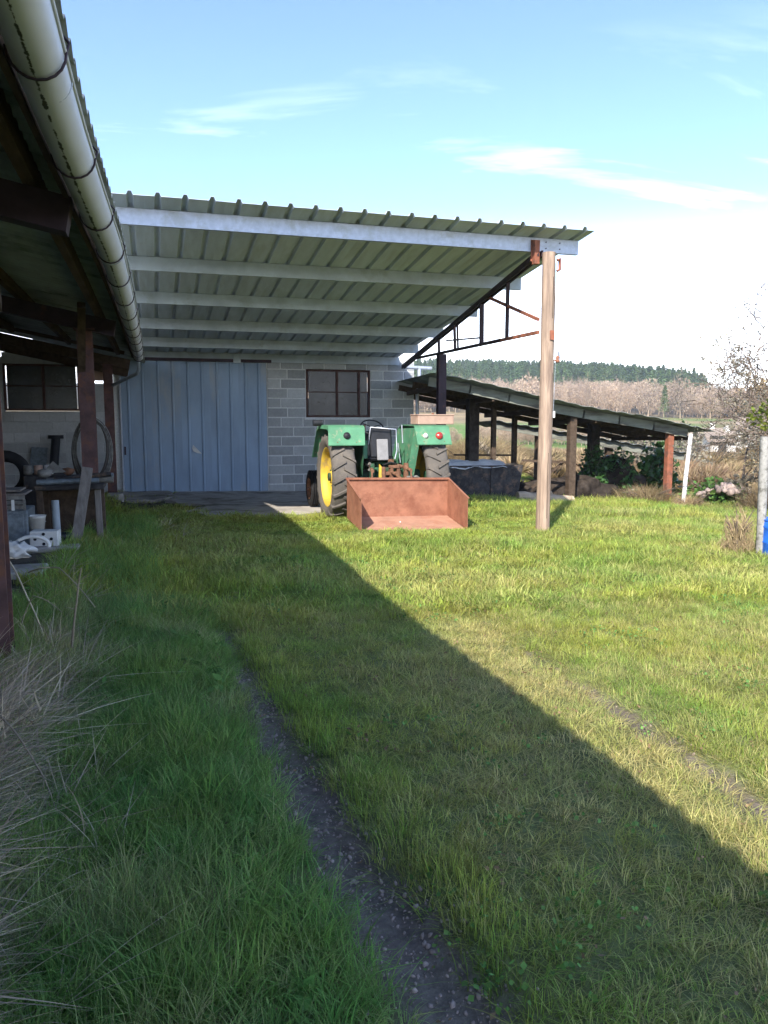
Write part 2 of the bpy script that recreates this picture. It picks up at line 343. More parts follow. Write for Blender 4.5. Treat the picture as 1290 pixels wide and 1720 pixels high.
def leaf_mat(name, a, b_, c=None, wscale=.6, transl=.35, rough=.7, rv=.35, spec=.2):
    """foliage: two tones in drifts over the place plus a per-clump spread"""
    m = bpy.data.materials.new(name); m.use_nodes = True; nt = m.node_tree; N = nt.nodes; L = nt.links
    b = N['Principled BSDF']; b.inputs['Roughness'].default_value = rough; b.inputs['Specular IOR Level'].default_value = spec
    ge = N.new('ShaderNodeNewGeometry'); n = N.new('ShaderNodeTexNoise'); n.inputs['Scale'].default_value = wscale
    n.inputs['Detail'].default_value = 5; n.inputs['Roughness'].default_value = .7; L.new(ge.outputs['Position'], n.inputs['Vector'])
    r = N.new('ShaderNodeMapRange'); r.inputs[1].default_value = .38; r.inputs[2].default_value = .62; L.new(n.outputs[0], r.inputs[0])
    mx = N.new('ShaderNodeMix'); mx.data_type = 'RGBA'; mx.inputs[6].default_value = (*a, 1); mx.inputs[7].default_value = (*b_, 1); L.new(r.outputs[0], mx.inputs[0])
    out = mx.outputs[2]
    ins = N.new('ShaderNodeAttribute'); ins.attribute_name = 'dry'; ins.attribute_type = 'INSTANCER'
    if c:
        m2 = N.new('ShaderNodeMix'); m2.data_type = 'RGBA'; L.new(ins.outputs['Fac'], m2.inputs[0]); L.new(out, m2.inputs[6]); m2.inputs[7].default_value = (*c, 1); out = m2.outputs[2]
    oi = N.new('ShaderNodeObjectInfo'); rr = N.new('ShaderNodeMapRange'); rr.inputs[3].default_value = 1-rv; rr.inputs[4].default_value = 1+rv
    L.new(oi.outputs['Random'], rr.inputs[0])
    pr = N.new('ShaderNodeMapRange'); pr.inputs[3].default_value = .75; pr.inputs[4].default_value = 1.25; L.new(ge.outputs['Random Per Island'], pr.inputs[0])
    mu = N.new('ShaderNodeMath'); mu.operation = 'MULTIPLY'; L.new(rr.outputs[0], mu.inputs[0]); L.new(pr.outputs[0], mu.inputs[1])
    hv = N.new('ShaderNodeHueSaturation'); L.new(mu.outputs[0], hv.inputs['Value']); L.new(out, hv.inputs['Color'])
    hr = N.new('ShaderNodeMapRange'); hr.inputs[3].default_value = .485; hr.inputs[4].default_value = .515; L.new(ge.outputs['Random Per Island'], hr.inputs[0]); L.new(hr.outputs[0], hv.inputs['Hue'])
    L.new(hv.outputs[0], b.inputs['Base Color'])
    if transl:
        tr = N.new('ShaderNodeBsdfTranslucent'); L.new(hv.outputs[0], tr.inputs[0])
        ms = N.new('ShaderNodeMixShader'); ms.inputs[0].default_value = transl
        L.new(b.outputs[0], ms.inputs[1]); L.new(tr.outputs[0], ms.inputs[2]); L.new(ms.outputs[0], N['Material Output'].inputs[0])
    return m
L_grass = leaf_mat('grass_blades', (.25, .40, .075), (.42, .45, .085), (.58, .50, .23), wscale=.9, transl=.5)
L_lush = leaf_mat('lush_grass_blades', (.18, .39, .10), (.27, .43, .09), (.54, .48, .27), wscale=1.3, transl=.5)
L_straw = leaf_mat('dry_straw', (.62, .52, .38), (.44, .36, .27), wscale=2, transl=.2)
L_ivy = leaf_mat('ivy_leaves', (.035, .10, .03), (.08, .17, .045), wscale=3, transl=.2, rough=.4, spec=.5)
L_weed = leaf_mat('broad_weed_leaves', (.10, .21, .05), (.15, .27, .07), wscale=3, transl=.25)
L_twig = leaf_mat('bare_twigs', (.38, .28, .20), (.28, .215, .16), wscale=.02, transl=0, rv=.2)
L_scrub = leaf_mat('dry_scrub_twigs', (.30, .21, .13), (.22, .175, .09), wscale=.12, transl=.1, rv=.3)
L_pine = leaf_mat('pine_needles', (.085, .15, .05), (.13, .19, .06), wscale=.02, transl=.1, rv=.3)
L_olive = leaf_mat('grey_green_leaves', (.20, .19, .15), (.26, .22, .16), wscale=1.5, transl=.3, rv=.3)
L_yell = leaf_mat('yellow_green_leaves', (.30, .32, .05), (.20, .27, .05), wscale=.5, transl=.3)

# ------------------------------------------------------------------ scatter via geometry nodes (only for uncountable stuff)
def scatter(name, pts, rot, scl, protos, attr=None, pick=None):
    me = bpy.data.meshes.new(name); me.vertices.add(len(pts)); me.vertices.foreach_set('co', np.asarray(pts, np.float32).ravel())
    a = me.attributes.new('rot', 'FLOAT_VECTOR', 'POINT'); a.data.foreach_set('vector', np.asarray(rot, np.float32).ravel())
    a = me.attributes.new('scl', 'FLOAT_VECTOR', 'POINT'); a.data.foreach_set('vector', np.asarray(scl, np.float32).ravel())
    a = me.attributes.new('dry', 'FLOAT', 'POINT'); a.data.foreach_set('value', np.asarray(attr if attr is not None else np.zeros(len(pts)), np.float32))
    if pick is None: pick = rng.integers(0, len(protos), len(pts))
    a = me.attributes.new('pick', 'INT', 'POINT'); a.data.foreach_set('value', np.asarray(pick, np.int32))
    o = bpy.data.objects.new(name, me); COL.objects.link(o)
    ng = bpy.data.node_groups.new(name+'_nodes', 'GeometryNodeTree')
    ng.interface.new_socket('Geometry', in_out='INPUT', socket_type='NodeSocketGeometry')
    ng.interface.new_socket('Geometry', in_out='OUTPUT', socket_type='NodeSocketGeometry')
    N = ng.nodes; L = ng.links; gi = N.new('NodeGroupInput'); go = N.new('NodeGroupOutput')
    jn = N.new('GeometryNodeJoinGeometry')
    for p in reversed(protos):
        oi = N.new('GeometryNodeObjectInfo'); oi.inputs['Object'].default_value = p; oi.inputs['As Instance'].default_value = True
        L.new(oi.outputs['Geometry'], jn.inputs[0])
    iop = N.new('GeometryNodeInstanceOnPoints'); iop.inputs['Pick Instance'].default_value = True
    mtp = N.new('GeometryNodeMeshToPoints'); L.new(gi.outputs[0], mtp.inputs[0]); L.new(mtp.outputs[0], iop.inputs['Points'])
    L.new(jn.outputs[0], iop.inputs['Instance'])
    def na(nm, ty):
        n = N.new('GeometryNodeInputNamedAttribute'); n.data_type = ty; n.inputs['Name'].default_value = nm; return n.outputs['Attribute']
    L.new(na('pick', 'INT'), iop.inputs['Instance Index']); L.new(na('rot', 'FLOAT_VECTOR'), iop.inputs['Rotation']); L.new(na('scl', 'FLOAT_VECTOR'), iop.inputs['Scale'])
    L.new(iop.outputs[0], go.inputs[0])
    md = o.modifiers.new('scatter', 'NODES'); md.node_group = ng
    tag(o, kind='stuff')
    return o
def blades(n, rad, h, w, bend, seed, segs=3, lay=.0):
    r = random.Random(seed); mb = MB()
    for _ in range(n):
        a = r.uniform(0, 6.283); d = rad*math.sqrt(r.random()); x, y = d*math.cos(a), d*math.sin(a)
        H = h*r.uniform(.45, 1.15); dirn = a+r.uniform(-1.3, 1.3); B = bend*r.uniform(.3, 1.4)*H
        ww = w*r.uniform(.7, 1.2)/2; px, py = -math.sin(dirn)*ww, math.cos(dirn)*ww; vs = []
        for k in range(segs+1):
            t = k/segs; off = B*t*t + lay*H*t; z = H*(t-(.35*bend)*t*t*t)*(1-lay*.6)
            q = 1-t**1.5 if k < segs else 0
            cx_, cy_ = x+math.cos(dirn)*off, y+math.sin(dirn)*off
            if k < segs: vs += [(cx_-px*q, cy_-py*q, z-.01), (cx_+px*q, cy_+py*q, z-.01)]
            else: vs += [(cx_, cy_, z-.01)]
        fs = [(2*k, 2*k+1, 2*k+3, 2*k+2) for k in range(segs-1)] + [(2*segs-2, 2*segs-1, 2*segs)]
        mb.add(vs, fs, True)
    return mb
def leafclump(n, rad, ls, seed, flat=1.0, aspect=1.6, shell=.5, droop=0):
    r = random.Random(seed); mb = MB()
    for _ in range(n):
        while True:
            p = Vector((r.uniform(-1, 1), r.uniform(-1, 1), r.uniform(-1, 1)))
            if shell < p.length < 1: break
        p = Vector((p.x*rad, p.y*rad, p.z*rad*flat))
        e = Euler((r.uniform(-1.2, 1.2), r.uniform(-1.2, 1.2), r.uniform(0, 6.28))).to_matrix(); s_ = ls*r.uniform(.6, 1.3)
        v = [e @ Vector(q) + p for q in ((-s_*.5, 0, 0), (0, -s_*aspect*.45, s_*.08), (s_*.5, 0, 0), (0, s_*aspect*.55, -s_*.05))]
        mb.add(v, [(0, 1, 2, 3)])
    return mb
def twig_tree(seed, H, levels=4, spread=.6, trunk_r=.12, bare=True, twig_w=.02, kids=4, up=.35, first=.3):
    """branches as tapered tubes, last order as thin slips"""
    r = random.Random(seed); mb = MB(); tips = []
    def grow(p, d, L, rad, lv):
        n = 4 if lv < 2 else 3; pts = [p.copy()]; q = p.copy(); dd = d.copy()
        for i in range(n):
            dd = (dd + Vector((r.uniform(-1, 1), r.uniform(-1, 1), r.uniform(-.4, 1)*up))*.22).normalized(); q = q + dd*L/n; pts.append(q.copy())
        if lv >= levels:
            s_ = dd.cross(Vector((r.uniform(-1, 1), r.uniform(-1, 1), r.uniform(-1, 1)))).normalized()*twig_w
            mb.add([p-s_, p+s_, q], [(0, 1, 2)]); tips.append(q)
            return
        mb.tube(pts, [rad*(1-.75*i/n)+.002 for i in range(n+1)], 6 if lv < 2 else 3, cap=False)
        k = kids+(1 if lv == 0 else 0)+ (2 if lv == levels-1 else 0)
        for i in range(k):
            t = first+(1-first)*(i+r.random())/k if lv == 0 else .25+.75*(i+r.random())/k
            j = min(int(t*n), n-1); pp = pts[j].lerp(pts[j+1], t*n-j)
            ax = dd.cross(Vector((r.uniform(-1, 1), r.uniform(-1, 1), r.uniform(-1, 1)))).normalized()
            nd = (Matrix.Rotation(spread*r.uniform(.6, 1.3), 3, ax) @ dd).normalized()
            grow(pp, nd, L*r.uniform(.45, .7), max(rad*(1-.7*t)*.6, .004), lv+1)
    grow(Vector((0, 0, -.1)), Vector((0, 0, 1)), H*.62, trunk_r, 0)
    return mb, tips

# ================================================================== LARGE STRUCTURE
WY = 20.0     # face of the block wall
# ---- concrete apron
def ragged(poly, step=.25, amp=.07):
    out = []
    for i, (a, b_) in enumerate(poly):
        c, d = poly[(i+1) % len(poly)]; n = max(1, int(math.hypot(c-a, d-b_)/step))
        for k in range(n):
            t = k/n; x, y = a+(c-a)*t, b_+(d-b_)*t
            s_ = mnoise.noise(Vector((x*1.7, y*1.7, 3.3)))*amp*2; out.append((x+s_, y+s_*1.3))
    return out
def slab(name, poly, top, thick=.12, amp=.07):
    p = ragged(poly, amp=amp); mb = MB(); n = len(p); cx_ = sum(a for a, _ in p)/n; cy_ = sum(b for _, b in p)/n
    vs = [(x, y, top(x, y)) for x, y in p] + [(x, y, top(x, y)-thick) for x, y in p] + [(cx_, cy_, top(cx_, cy_))]
    vs += [(cx_+(x-cx_)*.5, cy_+(y-cy_)*.5, top(cx_+(x-cx_)*.5, cy_+(y-cy_)*.5)) for x, y in p]
    fs = []
    for i in range(n):
        j = (i+1) % n; fs += [(i, j, n+j, n+i), (2*n+1+i, 2*n+1+j, j, i), (2*n, 2*n+1+j, 2*n+1+i)]
    mb.add(vs, fs); o = mb.build(name, M_conc); return o
def slabtop(x, y): return g(x, y)*.5 + .5*(-.19*float(sst((y-12)/7))-.02*max(min(x, 6), 0)) + .035
s1 = slab('concrete_slab', [(.75, 13.5), (1.5, 13.3), (2.4, 13.35), (3.0, 13.9), (3.7, 14.6), (4.1, 16.2), (4.2, 19.93), (.5, 19.93), (.2, 17.5), (.95, 15.6), (.5, 14.4)], slabtop); tag(s1, kind='structure')
s2 = slab('concrete_slab', [(-.9, 17.2), (.0, 17.4), (.38, 18.4), (.4, 19.93), (-.9, 19.93)], lambda x, y: slabtop(x, y)+.02, amp=.05); tag(s2, kind='structure')

# ---- block building
bld = thing('block_building', 'grey concrete block outbuilding with blue metal door and dark window under the canopy', 'building', (0, WY, 0))
C0 = 1.66; CH = .245; BL = .57
blk_cache = {}
def block(x0, x1, k, y=0., zoff=0):
    w = round(x1-x0-.03, 2); key = w
    if key not in blk_cache:
        mb = MB(); mb.box(-w/2, w/2, -.014, .19, 0, CH-.03)
        o = mb.build('block', M_block, bld, bevel=.005); blk_cache[key] = o
    else:
        o = blk_cache[key].copy(); COL.objects.link(o)
    o.location = ((x0+x1)/2, y+random.uniform(-.003, .003), C0+k*CH+.015+zoff); o.rotation_euler = (0, 0, random.uniform(-.003, .003))
def run(x0, x1, k, phase, zoff=0):
    xs = [x0]; x = phase
    while x < x1-.12:
        if x > x0+.12: xs.append(x)
        x += BL
    xs.append(x1)
    for a, b_ in zip(xs, xs[1:]): block(a, b_, k, zoff=zoff)
wall = MB()
# mortar bed behind the block faces
for (x0, x1, z0, z1) in ((2.84, 3.85, -.5, 3.3), (3.85, 5.58, -.5, 1.66), (3.85, 5.58, 2.90, 3.3), (5.58, 6.80, -.5, 3.3), (-.70, 2.84, 3.0, 3.3), (-.86, -.70, -.5, 3.0)):
    wall.box(x0, x1, 0, .2, z0, z1)
wall.build('mortar', M_mortar, bld)
for k in range(-8, 6):
    ph = 3.37 if k % 2 == 0 else 3.2
    if k >= 0 and k < 5:
        block(2.85, ph, k); block(ph, 3.85, k)
        if k % 2 == 0: block(5.58, 5.94, k); block(5.94, 6.51, k); block(6.51, 6.80, k)
        else: block(5.58, 6.18, k); block(6.18, 6.80, k)
    elif k < 0: run(2.85, 6.80, k, 2.85+(.35 if k % 2 else .1))
    else: run(2.85, 6.80, k, 3.2)
# return wall, back wall and roof of the building
e = MB()
e.box(6.6, 6.8, .2, 6, -1, 2.75); e.box(-.86, -.66, .2, 6, -1, 2.75); e.box(-.66, 6.6, 5.8, 6, -1, 2.3)
e.build('side_wall', M_block, bld)
# sliding door in ribbed sheets
door = MB(); DX0, DX1, DZ0, DZ1 = -.69, 2.82, -.22, 3.02
dr = thing('door', None, None); dr.parent = bld; dr.location = (0, -.09, 0)
def ribbed(width, L, pitch, rh, rb, rt, th=.003, off=0.):
    """profile points (u, h) across width, ribs of height rh"""
    pts = [(0, 0)]; u = off
    while u < width:
        for du, h in ((-rb/2, 0), (-rt/2, rh), (rt/2, rh), (rb/2, 0)):
            if 0 < u+du < width: pts.append((u+du, h))
        u += pitch
    pts.append((width, 0)); return pts
sheet_w = (DX1-DX0)/5
for i in range(5):
    mb = MB(); pr = ribbed(sheet_w, 1, sheet_w/2.1, .028, .06, .03, off=.17)
    n = len(pr); x0 = DX0+i*sheet_w
    zb = -.20-.018*i
    vs = [(x0+u, -h-.002*(i % 2), zb) for u, h in pr] + [(x0+u, -h-.002*(i % 2), DZ1) for u, h in pr]
    vs += [(x0+u, -h+.004, zb) for u, h in pr] + [(x0+u, -h+.004, DZ1) for u, h in pr]
    fs = [(j, j+1, n+j+1, n+j) for j in range(n-1)] + [(3*n+j, 3*n+j+1, 2*n+j+1, 2*n+j) for j in range(n-1)]
    fs += [(2*n+j, 2*n+j+1, j+1, j) for j in range(n-1)]
    mb.add(vs, fs); mb.build('door_sheet', M_door, dr)
mb = MB(); mb.box(DX0, DX1, .012, .04, .95, 1.05); mb.box(DX0, DX1, .012, .04, -.15, -.05); mb.box(DX0, DX1, .012, .04, 2.8, 2.95); mb.build('door_rail', M_galv, dr)
mb = MB(); mb.box(-.8, 2.95, -.06, .05, 3.03, 3.10); mb.build('door_track', M_dsteel, dr)
mb = MB(); mb.box(-.72, -.695, -.04, .03, -.2, 3.0); mb.build('door_edge', M_galv, dr)
mb = MB(); mb.add([(.94, -.05, .90), (1.06, -.055, .88), (1.17, -.046, .76), (1.07, -.05, .77), (.97, -.05, .82), (.97, -.06, .98)], [(0, 1, 5), (0, 4, 1), (4, 3, 1), (3, 2, 1)]); mb.build('painted_sun_spot', M_white, dr)  # spot of sunlight on the door, drawn as a small white patch
mb = MB(); mb.box(-.66, -.62, -.06, -.02, .75, .95); mb.build('door_handle', M_dsteel, dr)
def window(x0, x1, z0, z1, mull, parent, y=.02):
    w = thing('window', None, None); w.parent = parent; w.location = (0, y, 0)
    f = MB(); t = .05
    f.box(x0, x1, -.02, .05, z0, z0+t); f.box(x0, x1, -.02, .05, z1-t, z1); f.box(x0, x0+t, -.018, .048, z0+t, z1-t); f.box(x1-t, x1, -.018, .048, z0+t, z1-t)
    f.build('window_frame', M_wframe, w)
    xs = [x0+t] + mull + [x1-t]
    for a, b_ in zip(xs, xs[1:]):
        p = MB(); p.box(a+.025, b_-.025, .01, .02, z0+t, z1-t); p.build('pane', M_glass, w)
    for m_ in mull: q = MB(); q.box(m_-.03, m_+.03, -.025, .045, z0+t, z1-t); q.build('mullion', M_wframe, w)
    q = MB(); q.box(x0+t, x1-t, -.012, .03, z0+(z1-z0)*.52, z0+(z1-z0)*.52+.025); q.build('glazing_bar', M_wframe, w)
    return w
window(3.855, 5.575, 1.665, 2.895, [4.68, 5.27], bld)
sl = MB(); sl.box(3.80, 5.63, -.05, .1, 1.60, 1.657); sl.build('window_sill', M_mortar, bld)
# downpipe on the corner
dp = MB(); dp.tube([(6.88, -.06, -.3), (6.88, -.06, 2.35), (6.96, -.06, 2.6)], .045, 10); dp.build('downpipe', M_galv, bld)

# ---- canopy
can = thing('canopy', 'wide corrugated sheet metal canopy on galvanised purlins over the tractor bay', 'canopy', (0, 10.8, 0))
SL = .116
CX0, CX1 = -1.0, 6.32
py = [0, 1.92, 3.84, 5.77, 7.50, 9.08]
def rz(y): return 4.30 - SL*y       # sheet underside, y from the front purlin
for i, y in enumerate(py):
    mb = MB(); h = .205; t = .006; fl = .07; x0, x1 = -.57, CX1-.02+.01*i
    z1 = rz(y)-.004
    # C section, web facing the yard
    mb.box(x0, x1, y, y+t, z1-h, z1); mb.box(x0, x1, y+t, y+fl, z1-t-.002, z1-.002); mb.box(x0, x1, y+t, y+fl, z1-h, z1-h+t); mb.box(x0, x1, y+fl-t, y+fl, z1-h+t, z1-h+.025)
    mb.build('purlin', M_galv if i == 0 else M_purlin, can)
mb = MB(); mb.box(2.0, 2.18, 9.03, 9.075, rz(9.08)-.24, rz(9.08)-.01); mb.build('purlin_bracket', M_purlin, can)
P = .333; nper = 3; x = CX0; i = 0
while x < CX1-.05:
    w = min(P*nper, CX1-x); pr = ribbed(w+.0, 1, P, .048, .085, .04, off=P/2)
    n = len(pr); mb = MB(); y0, y1 = -.42, 9.15+6.2; dz = .0015*(i % 2)
    nn = 7; ys = [y0+(y1-y0)*k/(nn-1) for k in range(nn)]
    vs = []
    for yy in ys: vs += [(x+u, yy, rz(yy)+h+dz+.004*mnoise.noise(Vector((x+u, yy, 0)))) for u, h in pr]
    top = len(vs)
    for yy in ys: vs += [(x+u, yy, rz(yy)+h+dz+.0045+.004*mnoise.noise(Vector((x+u, yy, 0)))) for u, h in pr]
    fs = []
    for k in range(nn-1):
        for j in range(n-1):
            a = k*n+j; fs += [(a+n, a+n+1, a+1, a), (top+a, top+a+1, top+a+n+1, top+a+n)]
    for j in range(n-1): fs.append((j, j+1, top+j+1, top+j))
    mb.add(vs, fs); mb.build('roof_sheet', M_sheet, can); x += w; i += 1
q = MB()
for xx in (5.75, 5.98): q.tube([(xx, -.004, rz(0)-.06), (xx, -.016, rz(0)-.06)], .009, 6); q.tube([(xx, -.004, rz(0)-.15), (xx, -.016, rz(0)-.15)], .009, 6)
tag(q.build('bolt', M_dsteel, can), kind='stuff')
# trussed rafter
tr = thing('truss', None, None); tr.parent = can
def tx(y): return 5.62+.093*y
top0, top1 = Vector((tx(-.1), -.1, rz(-.1)-.26)), Vector((tx(9.1), 9.1, rz(9.1)-.25))
M = MB()
for o_ in (-.035, .035): M.bar(top0+Vector((o_, 0, 0)), top1+Vector((o_, 0, 0)), .03, .09)
M.build('top_chord', M_dsteel, tr)
def tp(y): return top0.lerp(top1, (y+.1)/9.2)
B0, B1 = Vector((5.72, .12, 2.93)), Vector((tx(7.6), 7.6, 3.11))
def bt(y): return B0.lerp(B1, (y-.12)/7.48)
m_ = MB(); m_.bar(B0, bt(1.7), .05, .05); m_.build('bottom_chord', M_orange, tr)  # sunlit end by the pole: sunlight put into the brighter orange colour
m_ = MB(); m_.bar(bt(1.7), B1, .05, .055); m_.build('bottom_chord', M_dsteel, tr)  # rest of the same chord: canopy shade put into the darker colour
for ya, yb, w in ((1.25, 1.45, .055), (2.6, 2.75, .08), (4.35, 4.4, .05), (4.15, 4.2, .03), (5.55, 5.6, .05)):
    q = MB(); q.bar(tp(ya), bt(yb), w, .04, up=(0, 1, 0)); q.build('web_bar', M_dsteel, tr)
q = MB(); q.bar(tp(2.2)+Vector((0, 0, -.03)), Vector((5.72, .12, 3.12)), .045, .045); q.build('brace', M_orange, tr)
q = MB(); q.bar(Vector((tx(4.8), 4.9, 3.27)), bt(2.7)+Vector((0, 0, .12)), .03, .03); q.build('tie_bar', M_dsteel, tr)
# red steel post under the truss
q = MB(); yy = 5.4; xx = bt(yy).x
for a, b_, c, d in ((-.09, .09, -.075, -.063), (-.09, .09, .063, .075), (-.005, .005, -.063, .063)): q.box(xx+a, xx+b_, yy+c, yy+d, g(xx, 10.8+yy)-.2, bt(yy).z-.03)
q.build('steel_post', M_dsteel, can)
q = MB(); q.box(5.52, 5.60, -.10, -.012, 3.9, 4.24); q.box(5.50, 5.62, -.012, -.004, 3.95, 4.26); q.build('steel_stub', M_orange, can)
# round wooden pole
pts = []; px0, pY = 5.735, -.14; gz = g(5.73, 10.66)
pole = MB(); nr = 26; nseg = 20; vs = []
for k in range(nr+1):
    z = gz-.3 + (4.06-gz+.3)*k/nr; r_ = .109-.011*k/nr
    for j in range(nseg):
        t = 2*math.pi*j/nseg
        rr_ = r_*(1+.035*mnoise.noise(Vector((math.cos(t)*1.7, math.sin(t)*1.7, z*.9)))+.02*mnoise.noise(Vector((math.cos(t)*6, math.sin(t)*6, z*.7))))
        vs.append((px0+.01*math.sin(z*.9)+rr_*math.cos(t), pY+rr_*math.sin(t), z))
fs = [(k*nseg+j, k*nseg+(j+1) % nseg, (k+1)*nseg+(j+1) % nseg, (k+1)*nseg+j) for k in range(nr) for j in range(nseg)]
pole.add(vs, fs, True); pole.add(vs[-nseg:], [tuple(range(nseg))])
po = pole.build('wooden_pole', M_pole, can); tag(po, 'weathered round wooden pole with splits')
sp = MB()   # drying splits
for (a, z0, z1) in ((-.55, 2.6, 3.9), (-.75, 1.3, 2.3), (-1.15, .1, 1.1), (-1.0, 3.1, 3.7), (-.35, .3, 1.4)):
    for s_ in range(8):
        za, zb = z0+(z1-z0)*s_/8, z0+(z1-z0)*(s_+1)/8; t = a*1.3+.03*math.sin(za*7); t2 = a*1.3+.03*math.sin(zb*7)
        sp.bar((px0+.106*math.cos(t), pY+.106*math.sin(t), za), (px0+.106*math.cos(t2), pY+.106*math.sin(t2), zb), .006, .006)
tag(sp.build('split', M_brown, po), kind='stuff')
q = MB(); q.tube([(5.80, -.27, 3.93), (5.84, -.27, 3.96), (5.85, -.26, 3.80), (5.81, -.25, 3.78)], .022, 7); q.build('rusty_clamp', M_orange, can)
q = MB(); q.box(5.72, 5.79, -.262, -.25, 2.78, 2.92); q.build('rust_patch', M_orange, can)
q = MB(); q.tube([(5.84, -.14, 2.48), (5.90, -.14, 2.5)], .012, 6); q.lathe([(.0, 0), (.03, 0), (.035, .03), (.02, .05), (.032, .07), (.02, .1), (0, .1)], 12, Matrix.Translation((5.92, -.14, 2.46))); q.build('insulator', M_rust, can)
q = MB(); q.box(5.925, 5.965, -.16, -.12, 2.50, 2.62); q.build('insulator_cap', M_galv, can)
q = MB(); q.box(5.845, 5.885, -.17, -.13, 1.63, 1.73); q.build('white_clip', M_white, can)
q = MB(); q.tube([(5.87, -.14, 1.73), (5.885, -.14, 2.45)], .004, 5); q.build('wire', M_galv, can)

# gutter end of building roof at the right, light pipe
q = MB(); q.tube([(6.5, 9.2, 3.0), (7.3, 9.2, 2.98)], .05, 10); q.tube([(6.95, 9.2, 2.97), (6.95, 9.2, 2.72)], .05, 10); q.build('roof_gutter', M_galv, can)

# ---- left lean-to
def stain(m):
    nt = m.node_tree; N = nt.nodes; L = nt.links; b = N['Principled BSDF']; old = b.inputs['Base Color'].links[0].from_socket
    tc_ = N.new('ShaderNodeTexCoord'); sp_ = N.new('ShaderNodeAttribute'); sp_.attribute_name = 'belly'; bel = sp_.outputs['Fac']
    a = N.new('ShaderNodeMapRange'); a.inputs[1].default_value = .05; a.inputs[2].default_value = -.75; L.new(bel, a.inputs[0])
    n1 = N.new('ShaderNodeTexNoise'); n1.inputs['Scale'].default_value = 2.5; n1.inputs['Detail'].default_value = 5; L.new(tc_.outputs['Object'], n1.inputs['Vector'])
    m1 = N.new('ShaderNodeMix'); m1.data_type = 'RGBA'; mu = N.new('ShaderNodeMath'); mu.operation = 'MULTIPLY'; L.new(a.outputs[0], mu.inputs[0]); L.new(n1.outputs[0], mu.inputs[1]); L.new(mu.outputs[0], m1.inputs[0]); L.new(old, m1.inputs[6]); m1.inputs[7].default_value = (.22, .21, .10, 1)
    c = N.new('ShaderNodeMapRange'); c.inputs[1].default_value = .42; c.inputs[2].default_value = .0; d = N.new('ShaderNodeMath'); d.operation = 'ADD'; d.inputs[1].default_value = .08; L.new(bel, d.inputs[0]); e_ = N.new('ShaderNodeMath'); e_.operation = 'ABSOLUTE'; L.new(d.outputs[0], e_.inputs[0]); L.new(e_.outputs[0], c.inputs[0])
    n2 = N.new('ShaderNodeTexNoise'); n2.inputs['Scale'].default_value = 11; n2.inputs['Detail'].default_value = 6; n2.inputs['Roughness'].default_value = .75; L.new(tc_.outputs['Object'], n2.inputs['Vector'])
    f = N.new('ShaderNodeMath'); f.operation = 'MULTIPLY'; L.new(c.outputs[0], f.inputs[0]); L.new(n2.outputs[0], f.inputs[1]); h = N.new('ShaderNodeMapRange'); h.inputs[1].default_value = .43; h.inputs[2].default_value = .47; L.new(f.outputs[0], h.inputs[0])
    m3 = N.new('ShaderNodeMix'); m3.data_type = 'RGBA'; L.new(h.outputs[0], m3.inputs[0]); L.new(m1.outputs[2], m3.inputs[6]); m3.inputs[7].default_value = (.035, .035, .02, 1); L.new(m3.outputs[2], b.inputs['Base Color'])
M_gutter = mat('aged_zinc_gutter', (.64, .66, .70), .5, .1, .08, 3, stretch=(1, .6, 1)); stain(M_gutter)
GXc, GZc = -.21, 2.855; GR = .092
ln = thing('lean_to_shed', 'dark open lean-to shed with zinc gutter along the left edge', 'shed', (0, 0, 0))
def lz(x): return 2.955+.2*(-.1-x)     # underside of sheets
def ex(y): return float(np.interp(y, [-7, 1.2, 2.6, 3.6, 4.7, 6.2, 9, 13.5], [-.07, -.09, -.14, -.13, -.10, -.055, -.02, 0]))
# fibre cement sheets, corrugations running down the slope
def corr_sheet(y0, y1, x0, x1, dz):
    mb = MB(); n = 6*6; vs = []
    for xx in (x0, (x0+x1)/2, x1):
        vs += [(xx+(ex(y0+(y1-y0)*j/n) if xx == x1 else 0), y0+(y1-y0)*j/n, lz(xx)+.022+.022*math.sin(2*math.pi*j/6)+dz) for j in range(n+1)]
    m0 = len(vs); vs += [(a, b_, c+.008) for a, b_, c in vs[:m0]]; n1 = n+1; fs = []
    for k in range(2):
        for j in range(n):
            a = k*n1+j; fs += [(a, a+1, a+n1+1, a+n1), (m0+a+n1, m0+a+n1+1, m0+a+1, m0+a)]
    for k in (0, 2):
        for j in range(n): a = k*n1+j; fs.append((a, m0+a, m0+a+1, a+1) if k == 0 else (a+1, m0+a+1, m0+a, a))
    mb.add(vs, fs, True); return mb.build('roof_sheet', M_fibre, ln)
yy = -7.0; i = 0
while yy < 19.1:
    y1 = yy+1.06
    for j, (x0, x1) in enumerate(((-2.6, -.108), (-5.75, -2.5))): corr_sheet(yy, y1, x0, x1, .004*(i % 2)+(.012 if j else 0))
    yy += 1.04; i += 1
YE = yy
